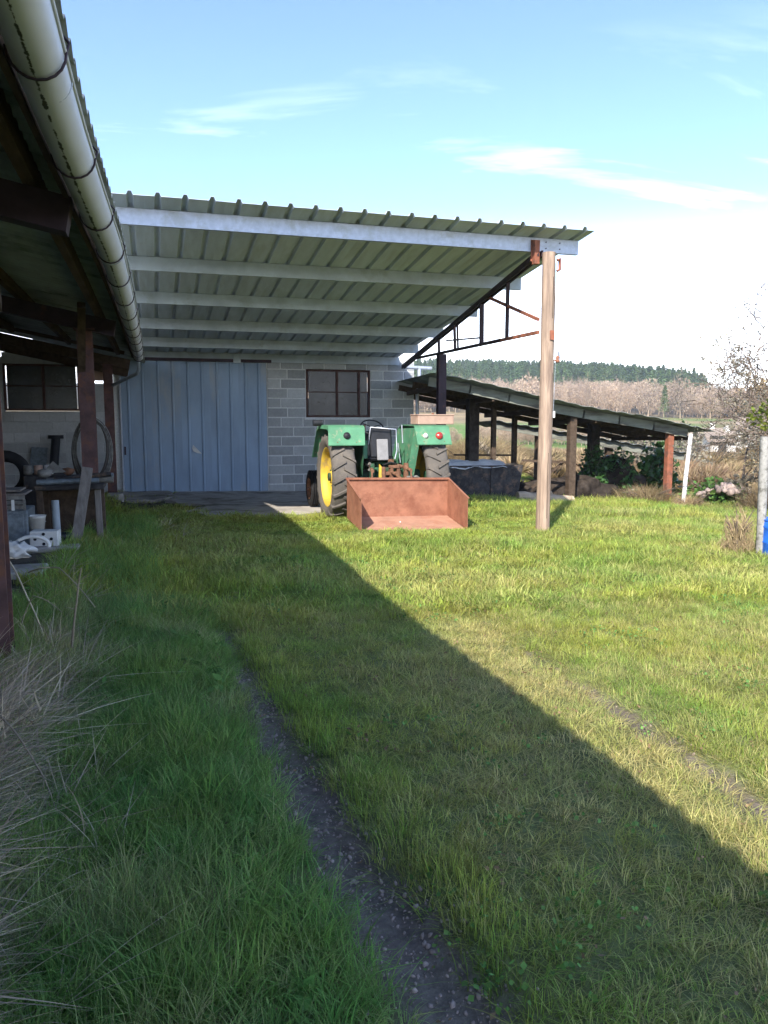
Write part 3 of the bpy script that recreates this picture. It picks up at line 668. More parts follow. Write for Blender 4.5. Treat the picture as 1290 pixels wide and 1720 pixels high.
# gutter
gt = MB(); ns = 14; ys = np.linspace(-7, 16.6, 60); vs = []
for y in ys:
    sag = .012*math.sin(y*1.1)-.004*y*.4
    for j in range(ns+1):
        t = math.pi*(1+j/ns) ; vs.append((GXc+ex(y)+GR*math.cos(t), y, GZc+.045+sag+(GR+.005)*math.sin(t)))
m0 = len(vs)
for y in ys:
    sag = .012*math.sin(y*1.1)-.004*y*.4
    for j in range(ns+1):
        t = math.pi*(1+j/ns); vs.append((GXc+ex(y)+(GR-.003)*math.cos(t), y, GZc+.048+sag+(GR+.002)*math.sin(t)))
n1 = ns+1; fs = []
for k in range(len(ys)-1):
    for j in range(ns): a = k*n1+j; fs += [(a, a+n1, a+n1+1, a+1), (m0+a+1, m0+a+n1+1, m0+a+n1, m0+a)]
gt.add(vs, fs, True)
for k, j0 in ((0, 0), (len(ys)-1, 0)):
    c = k*n1; gt.add([vs[c+j] for j in range(n1)], [tuple(range(n1)) if k else tuple(range(n1-1, -1, -1))])
gt.tube([(GXc+ex(y)+GR+.002, y, GZc+.047+.012*math.sin(y*1.1)-.0016*y) for y in ys], .009, 6)
gut = gt.build('gutter', M_gutter, ln)
ab = gut.data.attributes.new('belly', 'FLOAT', 'POINT'); nv_ = len(gut.data.vertices); av = np.ones(nv_, np.float32)
for i_ in range(2*len(ys)*n1): av[i_] = math.cos(math.pi*(1+(i_ % n1)/ns))
ab.data.foreach_set('value', av)
M_brk = M_dsteel
for y in list(np.arange(-6.2, 16.5, 1.12)+.35):
    b_ = MB(); sag = .012*math.sin(y*1.1)-.004*y*.4
    b_.tube([(GXc+ex(y)+(GR+.008)*math.cos(math.pi*(1+j/10)), y, GZc+.045+sag+(GR+.013)*math.sin(math.pi*(1+j/10))) for j in range(11)]+[(GXc+ex(y)+GR+.019, y, GZc+.075+sag), (GXc+ex(y)+GR-.005, y, GZc+.10+sag)], .0055, 5)
    b_.build('gutter_bracket', M_dsteel, ln)
for y in (2.9, 6.1, 9.1, 12.2, 15.2, -.2, -3.3):
    b_ = MB(); sag = .012*math.sin(y*1.1)-.004*y*.4
    b_.tube([(GXc+ex(y+.45)+(GR+.003)*math.cos(math.pi*(1+j/12)), y+.45, GZc+.045+sag+(GR+.008)*math.sin(math.pi*(1+j/12))) for j in range(13)], .0035, 4, cap=False); b_.build('gutter_seam', M_galv, ln)
dpp = MB(); dpp.tube([(GXc, 16.35, 2.74), (GXc, 16.38, 2.60), (GXc-.04, 16.5, 2.52), (-.80, 17.9, 2.33), (-.86, 18.1, 2.25), (-.87, 18.1, 1.7)], .035, 9); dpp.build('downpipe', M_pgrey, ln)
# timbers
def timber(nm, p, q, w, h, m=M_dwood): b_ = MB(); b_.bar(p, q, w, h); return b_.build(nm, m, ln)
for ya in range(-7, 17, 2): timber('eave_board', (-.335+ex(ya), ya, lz(-.36)-.07), (-.335+ex(ya+2), ya+2, lz(-.36)-.07), .03, .14)
timber('purlin', (-.62, -7, lz(-.62)-.065), (-.62, 17.2, lz(-.62)-.065), .07, .13)
for xx in (-1.55, -2.6, -3.7, -4.8): timber('purlin', (xx, -7, lz(xx)-.065), (xx, 17.2, lz(xx)-.065), .07, .13)
PY = [-.8, 5.05, 10.95, 17.9]
for i, y in enumerate(PY):
    # main rafter across, under the purlins
    zc = lambda x: lz(x)-.13-.11
    q = MB(); q.bar((-.42, y, zc(-.42)), (-5.2, y, zc(-5.2)), .16, .20); q.build('rafter', M_dsteel if i < 3 else M_dwood, ln)
for y0, y1 in ((4.0, 5.0), (10.0, 10.9), (2.2, 3.2)):
    q = MB(); q.bar((-.75, y0, lz(-.75)-.14), (-.85, y1, 2.25), .09, .09); q.build('knee_brace', M_dwood, ln)
q = MB(); q.bar((-.5, 19.85, lz(-.5)-.30), (-5.2, 19.85, lz(-5.2)-.30), .12, .24); q.build('end_beam', M_dwood, ln)
q = MB(); q.bar((-.5, 17.3, lz(-.5)-.05), (-5.2, 17.3, lz(-5.2)-.05), .05, .07); q.build('end_lath', M_dwood, ln)
for i, y in enumerate(PY):
    x = (-.95, -.955, -.80, -.87)[i]; gz = g(x, y)-.2; zt = lz(x)-.34; q = MB()
    for a, b_, c, d in ((-.095, .095, -.08, -.066), (-.095, .095, .066, .08), (-.006, .006, -.066, .066)): q.box(x+a, x+b_, y+c, y+d, gz, zt)
    q.box(x-.13, x+.13, y-.12, y+.12, zt, zt+.015); q.build('steel_post', M_rust_post, ln)
# far block wall closing the lean-to, with its window
lw = thing('block_wall', 'dim grey block wall with long dark window at the back of the lean-to', 'wall', (0, WY, 0))
q = MB(); q.box(-3.29, -1.62, 0.0, .2, 2.905, 3.16); q.box(-5.4, -.87, .0, .2, -.5, 1.80); q.box(-5.4, -3.29, 0, .2, 1.8, 3.05); q.box(-1.62, -.87, .0, .2, 1.8, 2.45); q.build('mortar', M_block, lw)
def lblock(x0, x1, k):
    w = x1-x0-.02; b_ = MB(); b_.box(x0+.01, x1-.01, -.012, 0.1, 1.79-(k+1)*CH+.01, 1.79-k*CH-.01); return b_.build('block', M_block, lw, bevel=.004)
for k in range(8):
    x = -5.4 + (.28 if k % 2 else 0); xs = [-5.4] + [v for v in np.arange(x if k % 2 else x+BL, -.9, BL)] + [-.88]
    for a, b_ in zip(xs, xs[1:]):
        if b_-a > .1: lblock(a, b_, k)
q = MB(); q.box(-1.61, -.88, .0, .03, 2.53, 2.98); q.build('tan_board', M_tan, lw)
window(-3.28, -1.62, 1.81, 2.90, [-2.42], lw)
# inner left wall of the lean-to
iw = MB(); iw.box(-5.6, -5.4, -7, 20.2, -.5, 4.0); lwall = iw.build('shed_back_wall', M_block); tag(lwall, 'dim rendered wall closing the far left side of the lean-to', 'wall')
q = MB(); q.box(-.95, -.62, 17.05, 17.4, -.25, .06); cb = q.build('concrete_footing', M_conc, bevel=.02); tag(cb, 'grey concrete footing block beside the blue door under the rear lean-to post', 'footing')

# ================================================================== TRACTOR
TX, TY = 3.83, 13.0; TZ = g(TX, TY)-.02
T = thing('tractor', 'old green farm tractor with yellow wheels parked with its back to the yard', 'tractor', (TX, TY, TZ))
def wheel(name, x, y, r, w, rim_r, side, lugs, mrim, dish=.1):
    root = thing(name, None, None); root.parent = T; root.location = (x, y, r-.01); root.rotation_euler = (0, R(90)*side, 0)
    # local z = outward axis
    t = MB(); h = w/2; s_ = .035
    prof = [(rim_r, -h*.72), (rim_r+.04, -h*.86), (rim_r+(r-rim_r)*.45, -h), (r-s_-.03, -h*.93), (r-s_, -h*.72), (r-s_+.005, 0), (r-s_, h*.72), (r-s_-.03, h*.93), (rim_r+(r-rim_r)*.45, h), (rim_r+.04, h*.86), (rim_r, h*.72)]
    t.lathe(prof, 48)
    if lugs:
        for k in range(lugs):
            for sd in (-1, 1):
                a0 = 2*math.pi*(k+(.5 if sd > 0 else 0))/lugs; vs = []
                # chevron bar from shoulder to centre
                pr_ = [(-.02, 0.0, r-s_-.01, r+.002), (h*.45, .17, r-s_-.01, r), (h*.93, .33, r-s_-.035, r-.02), (h*1.0, .36, r-s_-.10, r-.085)]
                for (zz_, da, ri, ro) in pr_:
                    for (dd, rr_) in ((-.032/r, ri), (-.020/r, ro), (.020/r, ro), (.032/r, ri)):
                        a = a0-da*.36/ r*1.0+dd; vs.append((rr_*math.cos(a), rr_*math.sin(a), sd*zz_))
                fs = []
                for q_ in range(3):
                    for j in range(3): a = q_*4+j; fs.append((a, a+1, a+5, a+4))
                fs += [(0, 1, 2, 3), (15, 14, 13, 12)]
                t.add(vs, fs)
    else:
        for k in range(4):
            zc = (-.6+.4*k)*h; t.lathe([(r-s_, zc-.012), (r-.012, zc-.012), (r-.012, zc+.012), (r-s_, zc+.012)], 36)
    t.build('tyre', M_rubber if lugs else M_drubber, root)
    m_ = MB(); o = h*.70
    m_.lathe([(rim_r+.012, -o-.02), (rim_r-.01, -o-.015), (rim_r-.03, -o+.03), (rim_r-.06, 0), (rim_r-.03, o-.03), (rim_r-.01, o+.015), (rim_r+.012, o+.02)], 40)
    z = o-dish; m_.lathe([(rim_r-.045, z+.02), (rim_r*.82, z-.01), (rim_r*.6, z-.035), (rim_r*.38, z+.0), (rim_r*.22, z+.03), (rim_r*.2, z+.06), (0, z+.065)], 40)
    m_.build('rim', mrim, root)
    m_ = MB()
    for k in range(8):
        a = 2*math.pi*k/8; m_.tube([(rim_r*.3*math.cos(a), rim_r*.3*math.sin(a), z), (rim_r*.3*math.cos(a), rim_r*.3*math.sin(a), z+.045)], .013, 6)
    m_.tube([(0, 0, z-.05), (0, 0, z+.10)], rim_r*.14, 14); m_.build('hub', M_dgreen if lugs else M_rustbit, root)
    return root
wheel('rear_wheel', -.82, 0, .745, .41, .50, -1, 19, M_yellow, .11)
wheel('rear_wheel', .82, 0, .745, .41, .50, 1, 19, M_yellow, .11)
wheel('front_wheel', -.80, 2.1, .37, .19, .20, -1, 0, M_rustbit, .05)
wheel('front_wheel', .80, 2.1, .37, .19, .20, 1, 0, M_yellow, .05)
for s_ in (-1, 1):
    f = thing('fender', None, None); f.parent = T
    xi, xo = (.44, 1.06)
    prof = [(-.60, 1.30), (-.50, 1.585), (-.44, 1.615), (.25, 1.625), (.42, 1.56), (.78, 1.05)]
    m_ = MB(); vs = []; cut = .05
    for (y, z) in prof:
        ex = .02 if z < 1.4 else 0
        vs += [(s_*(xi+ex), y, z), (s_*(xo+ex), y, z), (s_*(xo+ex), y+.012*(1 if y > 0 else .5), z-.014), (s_*(xi+ex), y+.006, z-.014)]
    fs = []
    for k in range(len(prof)-1):
        a = 4*k
        for j in range(4): fs.append((a+j, a+(j+1) % 4, a+4+(j+1) % 4, a+4+j))
    fs += [(0, 1, 2, 3), (len(vs)-1, len(vs)-2, len(vs)-3, len(vs)-4)]
    if s_ < 0: fs = [t[::-1] for t in fs]
    m_.add(vs, fs)
    # outer lip
    for k in range(1, len(prof)-1):
        (ya, za), (yb, zb) = prof[k], prof[k+1]
        m_.add([(s_*xo, ya, za), (s_*xo, yb, zb), (s_*(xo+.012), yb, zb-.06), (s_*(xo+.012), ya, za-.06)], [(0, 1, 2, 3)])
    m_.build('fender_top', M_green, f)
    # inner side panel (vertical plate) with a rear flange
    m_ = MB(); pp = [(-.50, 1.575), (.42, 1.55), (.78, 1.04), (.78, .70), (-.10, .58), (-.30, .62)]
    m_.prism(pp, 'x', s_*xi-.008, s_*xi+.008); m_.build('fender_side', M_green if s_ > 0 else M_dgreen, f)
    m_ = MB(); a, b_ = (-.505, 1.57), (-.31, .62)
    off = -.21 if s_ > 0 else -.17
    wd = .13
    m_.add([(s_*xi, a[0], a[1]), (s_*(xi+wd), a[0], a[1]), (s_*(xi-.10+wd), b_[0], b_[1]), (s_*(xi-.10), b_[0], b_[1]),
            (s_*xi, a[0]+.012, a[1]), (s_*(xi+wd), a[0]+.012, a[1]), (s_*(xi-.10+wd), b_[0]+.012, b_[1]), (s_*(xi-.10), b_[0]+.012, b_[1])],
           [(0, 1, 2, 3), (7, 6, 5, 4), (0, 3, 7, 4), (1, 5, 6, 2)])
    if s_ > 0: m_.build('fender_flange', M_green, f)
    def lamp(x, z, r_, m, nm):
        l = MB(); Mx = Matrix.Translation((x, -.557, z)) @ Matrix.Rotation(R(90-17), 4, 'X')
        l.lathe([(r_*1.25, -.01), (r_*1.25, .02), (r_, .025), (r_*.8, .035), (0, .045)], 18, Mx); l.build(nm, m, f)
    if s_ < 0: lamp(-.76, 1.45, .045, M_black, 'rear_light')
    else: lamp(.86, 1.44, .05, M_red, 'rear_light'); lamp(.615, 1.44, .032, M_white, 'reflector')
# dirt-brown gap strip at right fender edge is paint wear; grab lamp on left fender
m_ = MB(); m_.tube([(-1.04, .05, 1.66), (-1.20, .05, 1.66)], .055, 10); m_.build('side_light', M_black, T)
# drivetrain
m_ = MB(); m_.box(-.22, .22, -.32, 1.0, .50, .90); m_.box(-.30, .30, -.10, .30, .92, 1.0); m_.box(-.16, .16, -.40, -.32, .55, .86); m_.build('gearbox', M_dgreen, T, bevel=.03)
m_ = MB(); m_.tube([(-.68, 0, .735), (.68, 0, .735)], .11, 16); m_.build('rear_axle', M_dgreen, T)
m_ = MB(); m_.box(-.17, .17, 1.0, 2.5, .52, .98); m_.build('engine', M_dgreen, T, bevel=.03)
m_ = MB(); m_.prism([(1.0, 1.0), (1.0, 1.46), (1.15, 1.50), (2.55, 1.40), (2.68, 1.30), (2.68, .72), (2.55, .70), (1.2, 1.0)], 'x', -.27, .27); m_.build('bonnet', M_green, T, bevel=.03)
m_ = MB(); m_.box(-.24, .24, 2.69, 2.72, .75, 1.28); m_.build('grille', M_black, T)
m_ = MB(); m_.tube([(-.70, 2.1, .40), (.70, 2.1, .40)], .05, 10); m_.box(-.12, .12, 2.0, 2.2, .36, .60); m_.build('front_axle', M_dgreen, T)
m_ = MB(); m_.box(-.30, .30, .82, 1.0, .98, 1.50); m_.build('dashboard', M_black, T, bevel=.03)
m_ = MB(); m_.tube([(0, .82, 1.40), (0, .62, 1.56)], .02, 8)
rr = .21; Ms = Matrix.Translation((0, .60, 1.575)) @ Matrix.Rotation(R(38), 4, 'X')
m_.tube([Ms @ Vector((rr*math.cos(t), rr*math.sin(t), 0)) for t in np.linspace(0, 2*math.pi, 25)], .014, 7)
for t in (0.4, 2.5, 4.6): m_.tube([Ms @ Vector((0, 0, 0)), Ms @ Vector((rr*math.cos(t), rr*math.sin(t), 0))], .009, 5)
m_.build('steering_wheel', M_black, T)
m_ = MB(); m_.tube([(.12, 1.6, 1.42), (.12, 1.6, 1.62)], .03, 10); m_.build('exhaust', M_rustbit, T)
# seat
m_ = MB(); Ms = Matrix.Translation((-.10, -.30, 1.22)) @ Matrix.Rotation(R(-8), 4, 'X')
m_.box(-.20, .20, -.03, .04, -.16, .36, Ms); m_.box(-.22, .22, 0, .42, -.20, -.10, Ms); m_.build('seat', M_black, T, bevel=.03)
m_ = MB(); m_.box(-.08, .12, -.048, -.028, -.20, .16, Ms); m_.build('seat_pad', M_greypad, T, bevel=.02)
m_ = MB(); m_.tube([(-.10, -.1, .9), (-.10, -.05, 1.06)], .05, 10); m_.build('seat_spring', M_dgreen, T)
m_ = MB(); m_.tube([(.13, -.37, 1.05), (.17, -.36, 1.20), (.15, -.36, 1.55), (-.30, -.36, 1.585), (-.32, -.3, 1.3)], .012, 6); m_.build('seat_rail', M_galv, T)
m_ = MB(); m_.box(-.43, -.32, -.25, .3, 1.05, 1.36); m_.build('tool_tray', M_green, T, bevel=.01)
m_ = MB(); m_.box(-.44, .44, .18, .80, .86, .885); m_.build('foot_plate', M_dgreen, T)
m_ = MB(); m_.tube([(.42, .1, 1.3), (.41, .12, 1.62)], .013, 6); m_.tube([(.38, .1, .95), (.34, .12, 1.3)], .01, 6); m_.build('lever', M_galv, T)
for (x, y, z) in ((-.60, -.575, 1.34), (-.92, -.575, 1.34), (.58, -.575, 1.34), (.95, -.575, 1.34)):
    m_ = MB(); m_.tube([(x, y-.012, z), (x, y+.01, z)], .012, 6); m_.build('bolt', M_rustbit, T)
m_ = MB(); m_.tube([(-.76, -.52, 1.44), (-.6, -.45, 1.40), (-.45, -.38, 1.30), (-.40, -.30, 1.0), (-.25, -.3, .85)], .007, 5); m_.tube([(.86, -.52, 1.42), (.7, -.45, 1.36), (.47, -.38, 1.2), (.36, -.3, .95)], .007, 5); m_.build('cable', M_drubber, T)
m_ = MB(); m_.tube([(0, -.44, .66), (0, -.56, .66)], .03, 10); m_.tube([(0, -.44, .66), (0, -.48, .66)], .07, 12); m_.build('pto_shaft', M_galv, T)
m_ = MB(); m_.box(-.05, .05, -.015, 0, 0, .07, Matrix.Translation((.02, -.49, .98))); m_.build('pin_plate', M_rustbit, T)
# three point linkage
def bit(nm, pts, r_, m=M_rustbit, n=7): q = MB(); q.tube(pts, r_, n); return q.build(nm, m, T)
bit('top_link', [(.02, -.42, .84), (.04, -.80, .80), (.06, -1.0, .72)], .03)
for s_ in (-1, 1):
    bit('lift_arm', [(s_*.22, -.05, .93), (s_*.30, -.42, .90), (s_*.34, -.62, .86)], .032)
    bit('lift_rod', [(s_*.34, -.60, .88), (s_*.36, -.66, .46)], .018)
    bit('lower_link', [(s_*.24, -.1, .42), (s_*.36, -.98, .40)], .03)
    m_ = MB(); m_.box(s_*.30-.035, s_*.30+.035, -.50, -.42, .70, .98); m_.build('linkage_plate', M_rustbit if s_ > 0 else M_dgreen, T, bevel=.008)
m_ = MB(); m_.box(-.12, .20, -.50, -.44, .78, .84); m_.box(-.14, -.08, -.52, -.42, .60, .92); m_.box(.12, .18, -.52, -.42, .60, .96); m_.box(.0, .05, -.55, -.42, .64, .90); m_.box(-.02, .16, -.54, -.46, .90, .95); m_.build('hitch_bracket', M_rustbit, T, bevel=.006)
m_ = MB(); m_.prism([(-.20, .62), (-.15, .62), (-.155, .93), (-.19, .97)], 'y', -.53, -.49); m_.build('linkage_guard', M_yellow, T)
m_ = MB(); m_.tube([(-.34, -.42, .86), (-.30, -.46, .94), (-.36, -.48, .98)], .03, 8); m_.tube([(.30, -.5, .74), (.48, -.5, .75), (.55, -.48, .70)], .02, 7); m_.build('hydraulic_coupler', M_scrap2, T)
m_ = MB(); m_.tube([(-.1, -.45, .95), (.0, -.52, 1.0), (.12, -.5, .97), (.2, -.45, .85)], .014, 6); m_.build('hydraulic_hose', M_drubber, T)

# ---- transport box on the linkage
bx = thing('transport_box', 'rusty open steel transport box on the ground behind the tractor', 'transport box', (3.80, 11.5, 0))
zg = g(3.8, 11.3)+.0
XL, XR, YB, YF = -.855, .865, .45, -.42
def roll(x): return -.035*(x-XL)/(XR-XL)
t_ = .008
def plate(nm, poly, axis, a, b_, m=M_rust): q = MB(); q.prism(poly, axis, a, b_); return q.build(nm, m, bx)
plate('side_plate', [(YF, zg+.02), (YB, zg+.12), (YB, zg+.745), (YF, zg+.50)], 'x', XL, XL+t_)
plate('side_plate', [(YF, zg-.02), (YB, zg+.10), (YB, zg+.71), (YF, zg+.46)], 'x', XR-t_, XR)
q = MB(); q.add([(XL+t_, YB-.01, zg+.12), (XR-t_, YB-.01, zg+.10), (XR-t_, YB-.01, zg+.71), (XL+t_, YB-.01, zg+.745), (XL+t_, YB, zg+.12), (XR-t_, YB, zg+.10), (XR-t_, YB, zg+.71), (XL+t_, YB, zg+.745)],
      [(0, 1, 2, 3), (7, 6, 5, 4), (3, 2, 6, 7), (0, 4, 5, 1)]); q.build('back_plate', M_rust, bx)
q = MB(); npt = 12; vs = []
for k in range(npt+1):
    x = XL+t_+(XR-XL-2*t_)*k/npt; lip = .10+.06*math.sin(math.pi*k/npt)+.02*math.sin(k*2.3)
    vs += [(x, YF-lip, zg+.005+roll(x)), (x, YF+.1, zg+.02+roll(x)), (x, YB-.012, zg+.135+roll(x)), (x, YB-.012, zg+.12+roll(x)), (x, YF+.1, zg+.005+roll(x)), (x, YF-lip, zg-.005+roll(x))]
fs = []
for k in range(npt):
    for j in range(6): a = 6*k; fs.append((a+j, a+6+j, a+6+(j+1) % 6, a+(j+1) % 6))
q.add(vs, fs); q.build('floor_plate', M_rustlt, bx)
q = MB(); q.bar((XL, YB-.02, zg+.752), (XR, YB-.02, zg+.717), .05, .03); q.bar((XL-.006, YB, zg+.755), (XL-.006, YF, zg+.512), .03, .02); q.bar((XR+.006, YB, zg+.722), (XR+.006, YF, zg+.472), .03, .02); q.build('rim_bar', M_rust, bx)
for xx in (-.36, .36): q = MB(); q.box(xx-.04, xx+.04, YB+.002, YB+.06, zg+.1, zg+.70); q.build('mast_bar', M_rust, bx)
q = MB(); q.blob((-.12, -.05, zg+.09), .014, 1, .3); q.build('pebble', M_white, bx)

# ---- tool box resting on the right fender
tb = thing('toolbox', 'faded tan metal box resting on the right rear fender of the tractor', 'toolbox', (TX+.93, TY-.15, TZ+1.632), R(4))
q = MB(); q.box(-.39, .29, -.17, .17, 0, .15); q.build('body', M_tan, tb, bevel=.008)
q = MB(); q.box(-.40, .30, -.18, .18, .15, .172); q.build('lid', M_tan, tb, bevel=.006)
q = MB(); q.tube([(-.05, -.02, .172), (-.05, -.02, .20)], .02, 8); q.build('knob', M_rust, tb)

# ================================================================== LOW SHED ON THE RIGHT
sh = thing('low_shed', 'long low open shed with sagging dark sheet roof sloping down to the right', 'shed', (0, 0, 0))
SY0, SY1 = 17.5, 21.5
def szf(x): return 2.66-.172*(x-6.3) + .03*math.sin(x*1.1)
XS0, XS1 = 6.32, 14.35
x = XS0; i = 0
while x < XS1-.1:       # front row and back row of sheets
    w = min(.92, XS1-x)
    for j, (y0, y1) in enumerate(((SY0-.22, SY0+2.0), (SY0+1.9, SY1))):
        q = MB(); n = 10; vs = []; lift = random.uniform(0, .015)
        for yy in (y0, y1):
            for k in range(n+1):
                xx = x+(w+.03)*k/n; vs.append((xx, yy+random.uniform(-.01, .01)*(yy == SY0-.22)+(-.06*(i % 3 == 0) if yy == y0 and j == 0 else 0), szf(xx)+.012*math.sin(2*math.pi*k/5)+lift-.03*(yy-SY0)))
        m0 = len(vs); vs += [(a, b_, c+.008) for a, b_, c in vs]; n1 = n+1; fs = []
        for k in range(n): fs += [(k, k+1, n1+k+1, n1+k), (m0+n1+k, m0+n1+k+1, m0+k+1, m0+k), (k, m0+k, m0+k+1, k+1)]
        q.add(vs, fs, True); q.build('roof_sheet', M_fibre, sh)
    x += w; i += 1
M_shedbeam = mat('grey_green_timber', (.24, .25, .215), .9, 0, .2, 3, bump=.3, col3=(.10, .09, .08), t3=(.5, .66), s3=1.5, stretch=(.4, 2, 2), spec=.1)
for k in range(7):
    xa = XS0+.05+(XS1-XS0-.7)*k/7; xb = XS0+.05+(XS1-XS0-.7)*(k+1)/7
    q = MB(); q.bar((xa, SY0+.15, szf(xa)-.16), (xb+.04, SY0+.15, szf(xb)-.16), .05, .22); q.build('front_beam', M_shedbeam, sh)
for yy in (SY0+1.3, SY0+2.5, SY1-.15):
    q = MB(); q.bar((XS0+.05, yy, szf(XS0)-.15-.03*(yy-SY0)), (XS1-.2, yy, szf(XS1)-.13-.03*(yy-SY0)), .07, .15); q.build('purlin', M_dwood, sh)
for k in range(6):
    xx = XS0+.3+k*1.45; q = MB(); q.bar((xx, SY0+.16, szf(xx)-.26), (xx, SY1-.1, szf(xx)-.36), .06, .12); q.build('rafter', M_dwood, sh)
gp = lambda x, y: g(x, y)-.2
def shpost(nm, x, y, w, m, zt=None, lab=None):
    zt = zt if zt else szf(x)-.27; q = MB(); q.box(x-w/2, x+w/2, y-w/2, y+w/2, gp(x, y), zt); o = q.build(nm, m, sh, bevel=.008)
    if lab: o['label'] = lab
    return o
shpost('post', 13.28, SY0+.27, .17, M_orange, szf(13.28)-.25, 'rust red square steel post')
shpost('post', 10.35, SY0+.3, .19, M_dwood); shpost('post', 12.1, 19.6, .26, M_brown, szf(12)-.2); shpost('post', 10.0, 20.4, .13, M_dwood, szf(10)-.2)
shpost('post', 8.05, 18.9, .28, M_brown, szf(8)-.25); shpost('post', 8.75, 19.1, .12, M_dwood); shpost('post', 13.0, 21.2, .14, M_dwood)
q = MB(); q.bar((9.2, 18.3, .55), (10.35, 18.0, .5), .05, .06); q.build('cross_rail', M_dwood, sh)
q = MB(); q.bar((9.2, 18.2, -.35), (10.3, 18.1, .5), .05, .06); q.build('brace', M_dwood, sh)
q = MB(); q.bar((8.1, 20.3, .62), (10.0, 20.4, .58), .04, .05); q.build('cross_rail', M_dwood, sh)
q = MB(); q.add([(XS0+.02, SY0+.15, gp(6.4, 17.5)), (XS0+.02, 20.0, gp(6.4, 20)), (XS0+.02, 20.0, szf(XS0)-.4), (XS0+.02, SY0+.15, szf(XS0)-.15)], [(0, 1, 2, 3)])
# rear lower roof seen under the first
rs = thing('rear_lean_to', 'lower second sheet roof behind the low shed carried on rough beams', 'roof', (0, 0, 0))
def rz2(x): return 1.62-.155*(x-10)
x = 10.3; i = 0
while x < 17.6:
    q = MB(); n = 10; vs = []
    for yy in (22.3, 25.0): vs += [(x+.95*k/n, yy, rz2(x+.95*k/n)+.02*math.sin(2*math.pi*k/5)-.03*(yy-22.3)) for k in range(n+1)]
    m0 = len(vs); vs += [(a, b_, c+.008) for a, b_, c in vs]; n1 = n+1; fs = []
    for k in range(n): fs += [(k, k+1, n1+k+1, n1+k), (m0+n1+k, m0+n1+k+1, m0+k+1, m0+k), (k, m0+k, m0+k+1, k+1)]
    q.add(vs, fs, True); q.build('roof_sheet', M_fibre, rs); x += .92
q = MB(); q.bar((10.3, 22.5, rz2(10.3)-.14), (17.4, 22.5, rz2(17.4)-.14), .07, .22); q.build('front_beam', M_shedbeam, rs)
for xx in (12.0, 14.6, 17.0): q = MB(); q.box(xx-.1, xx+.1, 22.6, 22.8, gp(xx, 22.7), rz2(xx)-.2); q.build('post', M_dwood, rs)

# leaning pale pipe beside the red shed post
q = MB(); q.tube([(12.15, 15.65, g(12.15, 15.65)-.15), (12.35, 15.85, .2), (12.95, 16.5, 1.22)], .052, 10); wp = q.build('leaning_pipe', M_wallw)
tag(wp, 'chalky white pipe leaning on the shed corner beside the rust red post', 'pipe')

# things under the low shed
tk = thing('feed_trough', 'dark steel trough with torn white plastic over its rim under the shed', 'trough', (8.0, 18.6, g(8, 18.6)), R(-6))
q = MB()
q.prism([(-1.15, 0), (1.05, 0), (1.2, .85), (-1.3, .85)], 'y', -.35, -.32); q.prism([(-1.15, 0), (1.05, 0), (1.2, .85), (-1.3, .85)], 'y', .42, .45)
q.bar((-1.16, .05, 0), (-1.3, .05, .85), .02, .75, up=(0, 1, 0)); q.bar((1.06, .05, 0), (1.2, .05, .85), .02, .75, up=(0, 1, 0)); q.box(-1.1, 1.0, -.32, .42, .0, .03); q.build('tub', M_junk, tk)
for xx in (-.75, .35): q = MB(); q.box(xx-.03, xx+.03, -.385, -.352, .02, .84); q.build('stiffener', M_junk, tk)
q = MB(); n = 16; vs = []
for j in range(4):
    for k in range(n+1):
        u = k/n; vs.append((-1.25+2.0*u, -.40+.3*j, .93+.10*mnoise.noise(Vector((u*6, j*1.2, 2)))+(.18*math.exp(-((u-.1)/.1)**2))-(.14*(j == 0))))
q.add(vs, [(j*(n+1)+k, j*(n+1)+k+1, (j+1)*(n+1)+k+1, (j+1)*(n+1)+k) for j in range(3) for k in range(n)], True); ps = q.build('plastic_sheet', M_white, tk)
def log(nm, lab, p, q_, r, m, grp=None):
    b_ = MB(); n = 8; pts = [Vector(p).lerp(Vector(q_), k/n)+Vector((0, 0, .012*math.sin(k*1.7))) for k in range(n+1)]
    b_.tube(pts, [r*(1+.06*math.sin(k*2.1)) for k in range(n+1)], 10); o = b_.build(nm, m); return tag(o, lab, 'log', grp)
M_log = mat('pale_sawn_log', (.46, .36, .26), .9, 0, .2, 5, bump=.4, stretch=(1, 1, .5), spec=.1)
log('log', 'thick pale log lying in sun at the front edge of the shed', (8.45, 17.0, g(8.5, 17)+.13), (9.9, 16.9, g(9.9, 17)+.08), .13, M_log)
log('log', 'short stub of log crossing behind the thick pale log', (9.0, 17.6, g(9, 17.6)+.12), (9.5, 17.2, g(9.5, 17.2)+.22), .09, M_log)
for (p, w, d, rz_, lab) in (((7.9, 16.9), 1.4, .35, 8, 'flat grey board lying on the ground before the dark trough'), ((9.9, 16.5), .9, .18, -20, 'narrow pale board on the ground right of the thick log')):
    q = MB(); q.box(-w/2, w/2, -d/2, d/2, 0, .04); o = q.build('board', M_wood, bevel=.005); o.location = (*p, g(*p)+.02); o.rotation_euler = (0, R(3), R(rz_)); tag(o, lab, 'board')
def heap(nm, lab, cat, x, y, rx, ry, rz_, m, seed, amp=.22):
    q = MB(); q.blob((0, 0, 0), (rx, ry, rz_), 4, amp, seed, freq=1.6); o = q.build(nm, m); o.location = (x, y, g(x, y)-.05); return tag(o, lab, cat)
heap('earth_heap', 'dark rounded heap of earth in the shade behind the middle shed post', 'heap', 11.15, 19.0, 1.3, .8, .62, M_brown, 1)
heap('earth_heap', 'low dark heap behind the round wooden pole under the shed', 'heap', 9.75, 18.9, .8, .6, .45, M_brown, 5)
heap('tarp_mound', 'tall dark mound covered in plants left of the rust red shed post', 'mound', 13.2, 20.5, 1.05, .8, 1.15, M_brown, 9)
